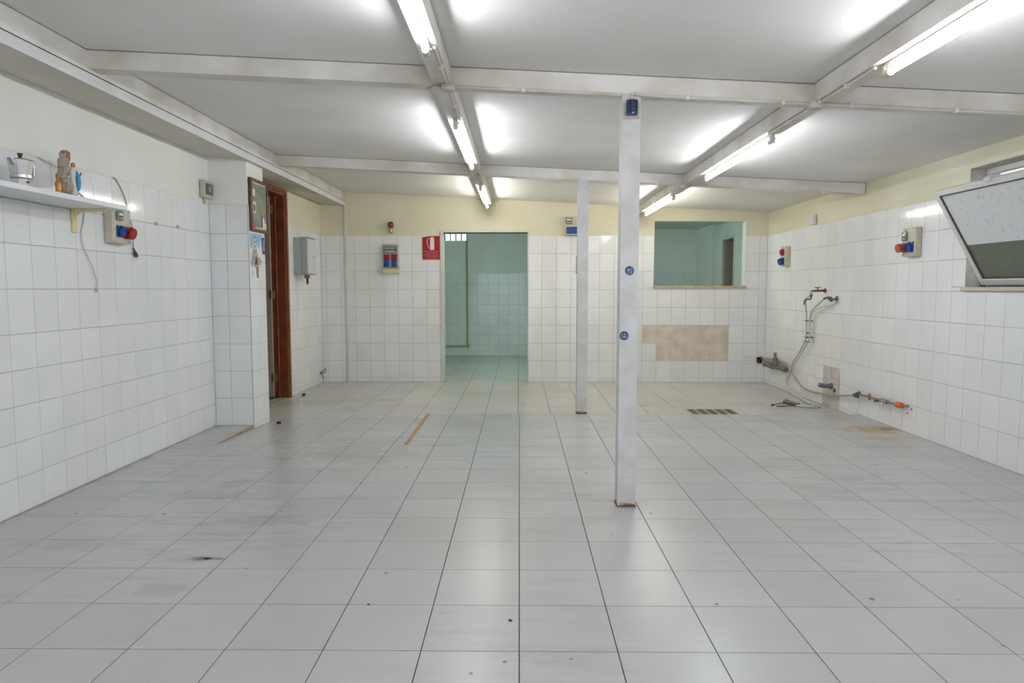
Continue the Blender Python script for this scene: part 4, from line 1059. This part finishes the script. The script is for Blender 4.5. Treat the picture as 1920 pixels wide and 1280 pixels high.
# ================================================================== TAPS, HOSES, PIPES ON THE RIGHT WALL
# helper in world coordinates relative to a base point
def rel(o0, pts): return [Vector(p) - Vector(o0) for p in pts]
o0 = (XR, 7.76, 1.263)
t = thing('wall_tap', 'upper rusty brass wall tap with chrome elbow spout', 'tap', o0, group='wall taps')
R = lambda *pts: rel(o0, pts)
bm = new_bm(); a, b = R((3.475, 7.76, 1.263), (3.462, 7.76, 1.263)); add_cyl(bm, a, b, .024, 20); obj('rosette', bm, 'rusty_brass', t, smooth=True)
bm = new_bm(); a, b = R((3.465, 7.76, 1.263), (3.325, 7.76, 1.259)); add_cyl(bm, a, b, .012, 16); obj('body', bm, 'rusty_brass', t, smooth=True)
bm = new_bm(); a, b = R((3.385, 7.76, 1.265), (3.385, 7.76, 1.296)); add_cyl(bm, a, b, .006, 10); add_bevel_box(bm, a.x - .032, a.x + .032, a.y - .006, a.y + .006, b.z - .004, b.z + .006, .002, 1); obj('handle', bm, 'rusty_brass', t)
bm = new_bm(); add_tube(bm, R((3.33, 7.76, 1.26), (3.315, 7.76, 1.25), (3.314, 7.76, 1.205)), .014, 14); n_ = obj('spout', bm, 'chrome', t, smooth=True)
bm = new_bm(); a, b = R((3.314, 7.76, 1.218), (3.314, 7.76, 1.196)); add_cyl(bm, a, b, .019, 6); obj('nut', bm, 'tarnished', n_)
bm = new_bm(); add_tube(bm, R((3.314, 7.76, 1.205), (3.314, 7.76, 1.178), (3.300, 7.76, 1.165), (3.262, 7.765, 1.162), (3.248, 7.77, 1.145), (3.243, 7.775, 1.105)), .009, 12); obj('elbow', bm, 'tarnished', t, smooth=True)
o0 = (XR, 7.46, 1.172)
t = thing('wall_tap', 'lower dark wall tap with round wall flange', 'tap', o0, group='wall taps')
R = lambda *pts: rel(o0, pts)
bm = new_bm(); a, b = R((3.475, 7.46, 1.173), (3.462, 7.46, 1.173)); add_cyl(bm, a, b, .034, 24); obj('rosette', bm, 'chrome', t, smooth=True)
bm = new_bm(); a, b = R((3.465, 7.46, 1.172), (3.395, 7.46, 1.168)); add_cyl(bm, a, b, .011, 14); obj('body', bm, 'tarnished', t, smooth=True)
bm = new_bm(); a, b = R((3.420, 7.46, 1.155), (3.385, 7.46, 1.185)); add_cyl(bm, a, b, .022, 14); obj('valve_body', bm, 'tarnished', t, smooth=True)
bm = new_bm(); add_tube(bm, R((3.40, 7.46, 1.172), (3.385, 7.46, 1.195), (3.37, 7.46, 1.198)), .006, 10); obj('handle', bm, 'chrome', t, smooth=True)
bm = new_bm(); add_tube(bm, R((3.395, 7.46, 1.176), (3.36, 7.462, 1.186), (3.325, 7.466, 1.172)), .011, 12); obj('spout', bm, 'tarnished', t, smooth=True)

# hose pair
o0 = (3.42, 8.0, .7)
t = thing('water_hose', 'pale hose from the upper tap clipped down the wall to the floor', 'hose', o0, group='pale water hoses')
R = lambda *pts: rel(o0, pts)
ha = R((3.315, 7.765, 1.20), (3.285, 7.80, 1.185), (3.30, 7.87, 1.12), (3.37, 8.02, 1.04), (3.40, 8.07, .95), (3.40, 8.063, .80), (3.395, 8.055, .70), (3.40, 8.20, .555), (3.405, 8.44, .36), (3.405, 8.60, .16), (3.40, 8.62, .08),
      (3.40, 8.52, .0), (3.395, 8.25, ZLOW + .012), (3.35, 7.85, ZLOW + .012), (3.35, 7.66, ZLOW + .012), (3.30, 7.58, ZLOW + .012), (3.20, 7.58, ZLOW + .014), (3.13, 7.64, ZLOW + .016))
bm = new_bm(); add_tube(bm, ha, .010, 12, 8); obj('tube', bm, 'hose_white', t, smooth=True)
for (z, y, m) in ((.906, 8.07, 'tarnished'), (.712, 8.055, 'black_plastic')):
    bm = new_bm(); a = R((3.40, y, z))[0]; add_bevel_box(bm, a.x - .014, a.x + .06, a.y - .05, a.y + .018, a.z - .006, a.z + .006, .002, 1); obj('clamp', bm, m, t)
for (z, y) in ((.756, 8.15), (.652, 8.13)):
    bm = new_bm(); a = R((3.43, y, z))[0]; add_cyl(bm, a, a + Vector((.04, 0, 0)), .008, 10); obj('wall_screw', bm, 'debris', t)
o0 = (3.36, 7.47, 1.16)
t = thing('water_hose', 'pale hose curving from the lower tap down beside the other', 'hose', o0, group='pale water hoses')
R = lambda *pts: rel(o0, pts)
bm = new_bm(); add_tube(bm, R((3.33, 7.466, 1.172), (3.35, 7.56, 1.150), (3.385, 7.75, 1.10), (3.40, 7.91, 1.035), (3.41, 8.0, .95), (3.415, 8.01, .80), (3.415, 8.012, .70), (3.42, 8.17, .55), (3.425, 8.42, .355), (3.425, 8.59, .16), (3.42, 8.60, .07),
      (3.42, 8.48, -.01), (3.415, 8.20, ZLOW + .011), (3.385, 7.85, ZLOW + .011), (3.385, 7.62, ZLOW + .011), (3.32, 7.53, ZLOW + .011), (3.20, 7.535, ZLOW + .013), (3.12, 7.60, ZLOW + .018)), .009, 12, 8); obj('tube', bm, 'hose_white', t, smooth=True)
bm = new_bm(); add_tube(bm, R((3.465, 7.44, 1.145), (3.45, 7.55, 1.10), (3.445, 7.75, 1.08), (3.44, 7.95, 1.03), (3.44, 8.05, .93), (3.44, 8.07, .80), (3.44, 8.07, .70)), .005, 10); obj('thin_tube', bm, 'hose_white', t, smooth=True)
# spray gun
o0 = (3.06, 7.70, ZLOW)
t = thing('spray_gun', 'metal spray gun lying on the rear floor at the hose end', 'spray gun', o0)
bm = new_bm(); add_tube(bm, [(.10, -.08, .022), (.05, -.03, .028), (0, .02, .030), (-.04, .02, .030)], [.020]*8 + [.024]*8 + [.020]*9, 14); obj('body', bm, 'tarnished', t, smooth=True)
bm = new_bm(); add_cyl(bm, (-.03, .02, .030), (-.19, -.06, .016), .011, 14, .007); obj('nozzle', bm, 'chrome', t, smooth=True)
bm = new_bm(); add_cyl(bm, (-.18, -.055, .016), (-.20, -.065, .015), .011, 12); obj('tip', bm, 'black_plastic', t, smooth=True)
bm = new_bm(); add_tube(bm, [(-.05, .03, .030), (-.03, .03, .062), (.0, .01, .066), (.03, -.01, .045)], .007, 10); obj('trigger', bm, 'chrome', t, smooth=True)
bm = new_bm(); add_tube(bm, [(.06, -.07, .012), (.0, -.07, .010), (-.08, -.09, .008), (-.16, -.10, .007)], .006, 10); obj('lever', bm, 'tarnished', t, smooth=True)
# wall cavity with pipes in the corner
t = thing('wall_cavity', 'ragged hole in the back corner with an old valve inside', 'hole', ((HOLE[0]+HOLE[1])/2, YB, (HOLE[2]+HOLE[3])/2))
w, h = (HOLE[1]-HOLE[0])/2, (HOLE[3]-HOLE[2])/2
bm = new_bm()
for b in ((-w, w, .10, .11, -h, h), (-w, -w + .006, .004, .10, -h, h), (w - .006, w, .004, .10, -h, h), (-w, w, .004, .10, -h, -h + .006), (-w, w, .004, .10, h - .006, h)): add_box(bm, *b)
obj('lining', bm, 'cavity', t)
bm = new_bm(); n = 22; pr_ = []
for k in range(n):
    a = 2*math.pi*k/n; q = max(abs(math.cos(a)), abs(math.sin(a))); pr_.append((w*math.cos(a)/q, h*math.sin(a)/q))
vi = [bm.verts.new((p[0]*random.uniform(.72, .95), -.007, p[1]*random.uniform(.72, .95))) for p in pr_]; vo = [bm.verts.new((p[0]*random.uniform(1.05, 1.22), -.004, p[1]*random.uniform(1.05, 1.25))) for p in pr_]; vb_ = [bm.verts.new((v.co.x, .03, v.co.z)) for v in vi]
for k in range(n):
    j = (k+1) % n; bm.faces.new((vi[k], vi[j], vo[j], vo[k])); bm.faces.new((vi[k], vb_[k], vb_[j], vi[j]))
obj('broken_edge', bm, 'adhesive_grey', t)
bm = new_bm(); add_cyl(bm, (-.01, .08, 0), (-.01, -.015, 0), .018, 12); add_cyl(bm, (.03, .02, .01), (.03, -.04, .02), .012, 10); obj('valve', bm, 'rusty_brass', t, smooth=True)
# grey drain pipe
o0 = (3.40, 9.0, .25)
t = thing('drain_pipe', 'grey plastic drain pipe with upright branch in the right corner', 'pipe', o0)
R = lambda *pts: rel(o0, pts)
bm = new_bm(); a, b = R((3.405, 9.42, .232), (3.405, 8.66, .252)); add_cyl(bm, a, b, .026, 20); obj('pipe', bm, 'pvc_grey', t, smooth=True)
bm = new_bm(); a, b = R((3.405, 8.98, .25), (3.405, 9.02, .36)); add_cyl(bm, a, b, .026, 20); obj('branch', bm, 'pvc_grey', t, smooth=True)
bm = new_bm(); a, b = R((3.405, 9.012, .335), (3.405, 9.02, .362)); add_cyl(bm, a, b, .033, 20); obj('collar', bm, 'pvc_grey', t, smooth=True)
bm = new_bm(); a, b = R((3.405, 9.02, .36), (3.405, 9.03, .436)); add_cyl(bm, a, b, .020, 20); obj('upright', bm, 'pvc_grey', t, smooth=True)
bm = new_bm(); a, b = R((3.405, 9.14, .24), (3.405, 9.08, .241)); add_cyl(bm, a, b, .033, 20); obj('collar', bm, 'pvc_grey', t, smooth=True)
bm = new_bm(); a, b = R((3.405, 8.72, .25), (3.405, 8.64, .252)); add_cyl(bm, a, b, .032, 20); obj('end_collar', bm, 'pvc_grey', t, smooth=True)
for y in (9.25, 8.80):
    bm = new_bm(); a = R((3.405, y, .24))[0]; add_bevel_box(bm, a.x, a.x + .07, a.y - .01, a.y + .01, a.z - .03, a.z + .03, .003, 1); obj('clip', bm, 'pvc_grey', t)
bm = new_bm(); add_tube(bm, [(3.43, 9.595, .30), (3.435, 9.40, .318), (3.44, 9.0, .332), (3.44, 8.80, .325), (3.435, 8.66, .295), (3.43, 8.50, .222), (3.43, 8.33, .14), (3.43, 8.17, .09), (3.44, 8.0, .08), (3.44, 7.80, .087), (3.44, 7.40, .119), (3.43, 7.1, .165), (3.42, 6.90, .20)], .010, 12, 8)
tag(obj('rubber_hose', bm, 'hose_yellow', smooth=True), 'yellowish rubber hose sagging along the foot of the right wall', 'hose')
bm = new_bm(); add_tube(bm, [(3.44, 9.58, .27), (3.445, 9.3, .285), (3.44, 9.0, .30), (3.435, 8.82, .285), (3.435, 8.72, .255), (3.44, 8.64, .225)], .008, 10, 8)
tag(obj('rubber_hose', bm, 'cord_brown', smooth=True), 'short brown hose tucked behind the grey drain pipe', 'hose')
# grey pipe stub in the untiled patch
o0 = (XR, 7.52, .205)
t = thing('pipe_stub', 'grey plastic pipe stub sticking out of the untiled patch', 'pipe', o0)
bm = new_bm(); add_cyl(bm, (0, 0, 0), (-.02, 0, 0), .034, 20); obj('flange', bm, 'pvc_grey', t, smooth=True)
bm = new_bm(); add_tube(bm, [(-.01, 0, 0), (-.06, 0, .002), (-.11, 0, .006), (-.145, 0, .016)], .025, 18); obj('stub', bm, 'pvc_grey', t, smooth=True)
bm = new_bm(); add_bevel_box(bm, -.008, .002, -.085, -.06, -.06, -.018, .003, 1); obj('wall_plug', bm, 'debris', t)
# galvanised pipe with valve and orange plug
o0 = (3.42, 6.5, .22)
t = thing('valve_pipe', 'rusty metal pipe with a small valve low on the right wall', 'pipe', o0)
R = lambda *pts: rel(o0, pts)
bm = new_bm(); a, b = R((3.42, 6.83, .225), (3.425, 6.06, .238)); add_cyl(bm, a, b, .011, 14); obj('pipe', bm, 'galvanised', t, smooth=True)
bm = new_bm(); a, b = R((3.42, 6.90, .20), (3.42, 6.80, .238)); add_cyl(bm, a, b, .019, 14); obj('elbow', bm, 'tarnished', t, smooth=True)
bm = new_bm(); a = R((3.42, 6.86, .205))[0]; add_bevel_box(bm, a.x - .02, a.x + .02, a.y - .03, a.y + .02, a.z - .022, a.z + .016, .005, 2); obj('clamp', bm, 'tarnished', t, smooth=True)
for (y, dz) in ((6.60, .0),):
    bm = new_bm(); a, b = R((3.42, y, .200), (3.42, y, .262)); add_cyl(bm, a, b, .012, 12); obj('tee', bm, 'galvanised', t, smooth=True)
bm = new_bm(); a, b = R((3.422, 6.40, .232), (3.422, 6.28, .234)); add_cyl(bm, a, b, .021, 16); v_ = obj('valve', bm, 'chrome', t, smooth=True)
bm = new_bm(); a, b = R((3.422, 6.35, .232), (3.405, 6.35, .195)); add_cyl(bm, a, b, .010, 12); obj('stem', bm, 'chrome', v_, smooth=True)
bm = new_bm(); a, b = R((3.42, 6.43, .222), (3.40, 6.47, .214)); add_cyl(bm, a, b, .012, 10); obj('lever', bm, 'tarnished', v_, smooth=True)
bm = new_bm(); a, b = R((3.425, 6.12, .237), (3.425, 6.05, .238)); add_cyl(bm, a, b, .026, 18); obj('orange_nut', bm, 'orange_plug', t, smooth=True)
bm = new_bm(); add_tube(bm, R((3.425, 6.06, .238), (3.44, 6.04, .24), (3.476, 6.03, .24)), .011, 12); obj('wall_elbow', bm, 'galvanised', t, smooth=True)
bm = new_bm()
t = thing('broken_tile_hole', 'small broken hole in the tile beside the orange plug', 'hole', (XR, 5.985, .222), FACE_RIGHT)
bm = new_bm(); add_cyl(bm, (0, -.0005, 0), (0, .004, 0), .018, 9); obj('edge', bm, 'adhesive', t)
bm = new_bm(); add_cyl(bm, (.004, -.001, -.004), (.004, .002, -.004), .009, 8); obj('core', bm, 'cavity', t)
bm = new_bm(); add_cyl(bm, (-.06, -.001, -.05), (-.06, .002, -.05), .008, 8); obj('screw_hole', bm, 'cavity', t)
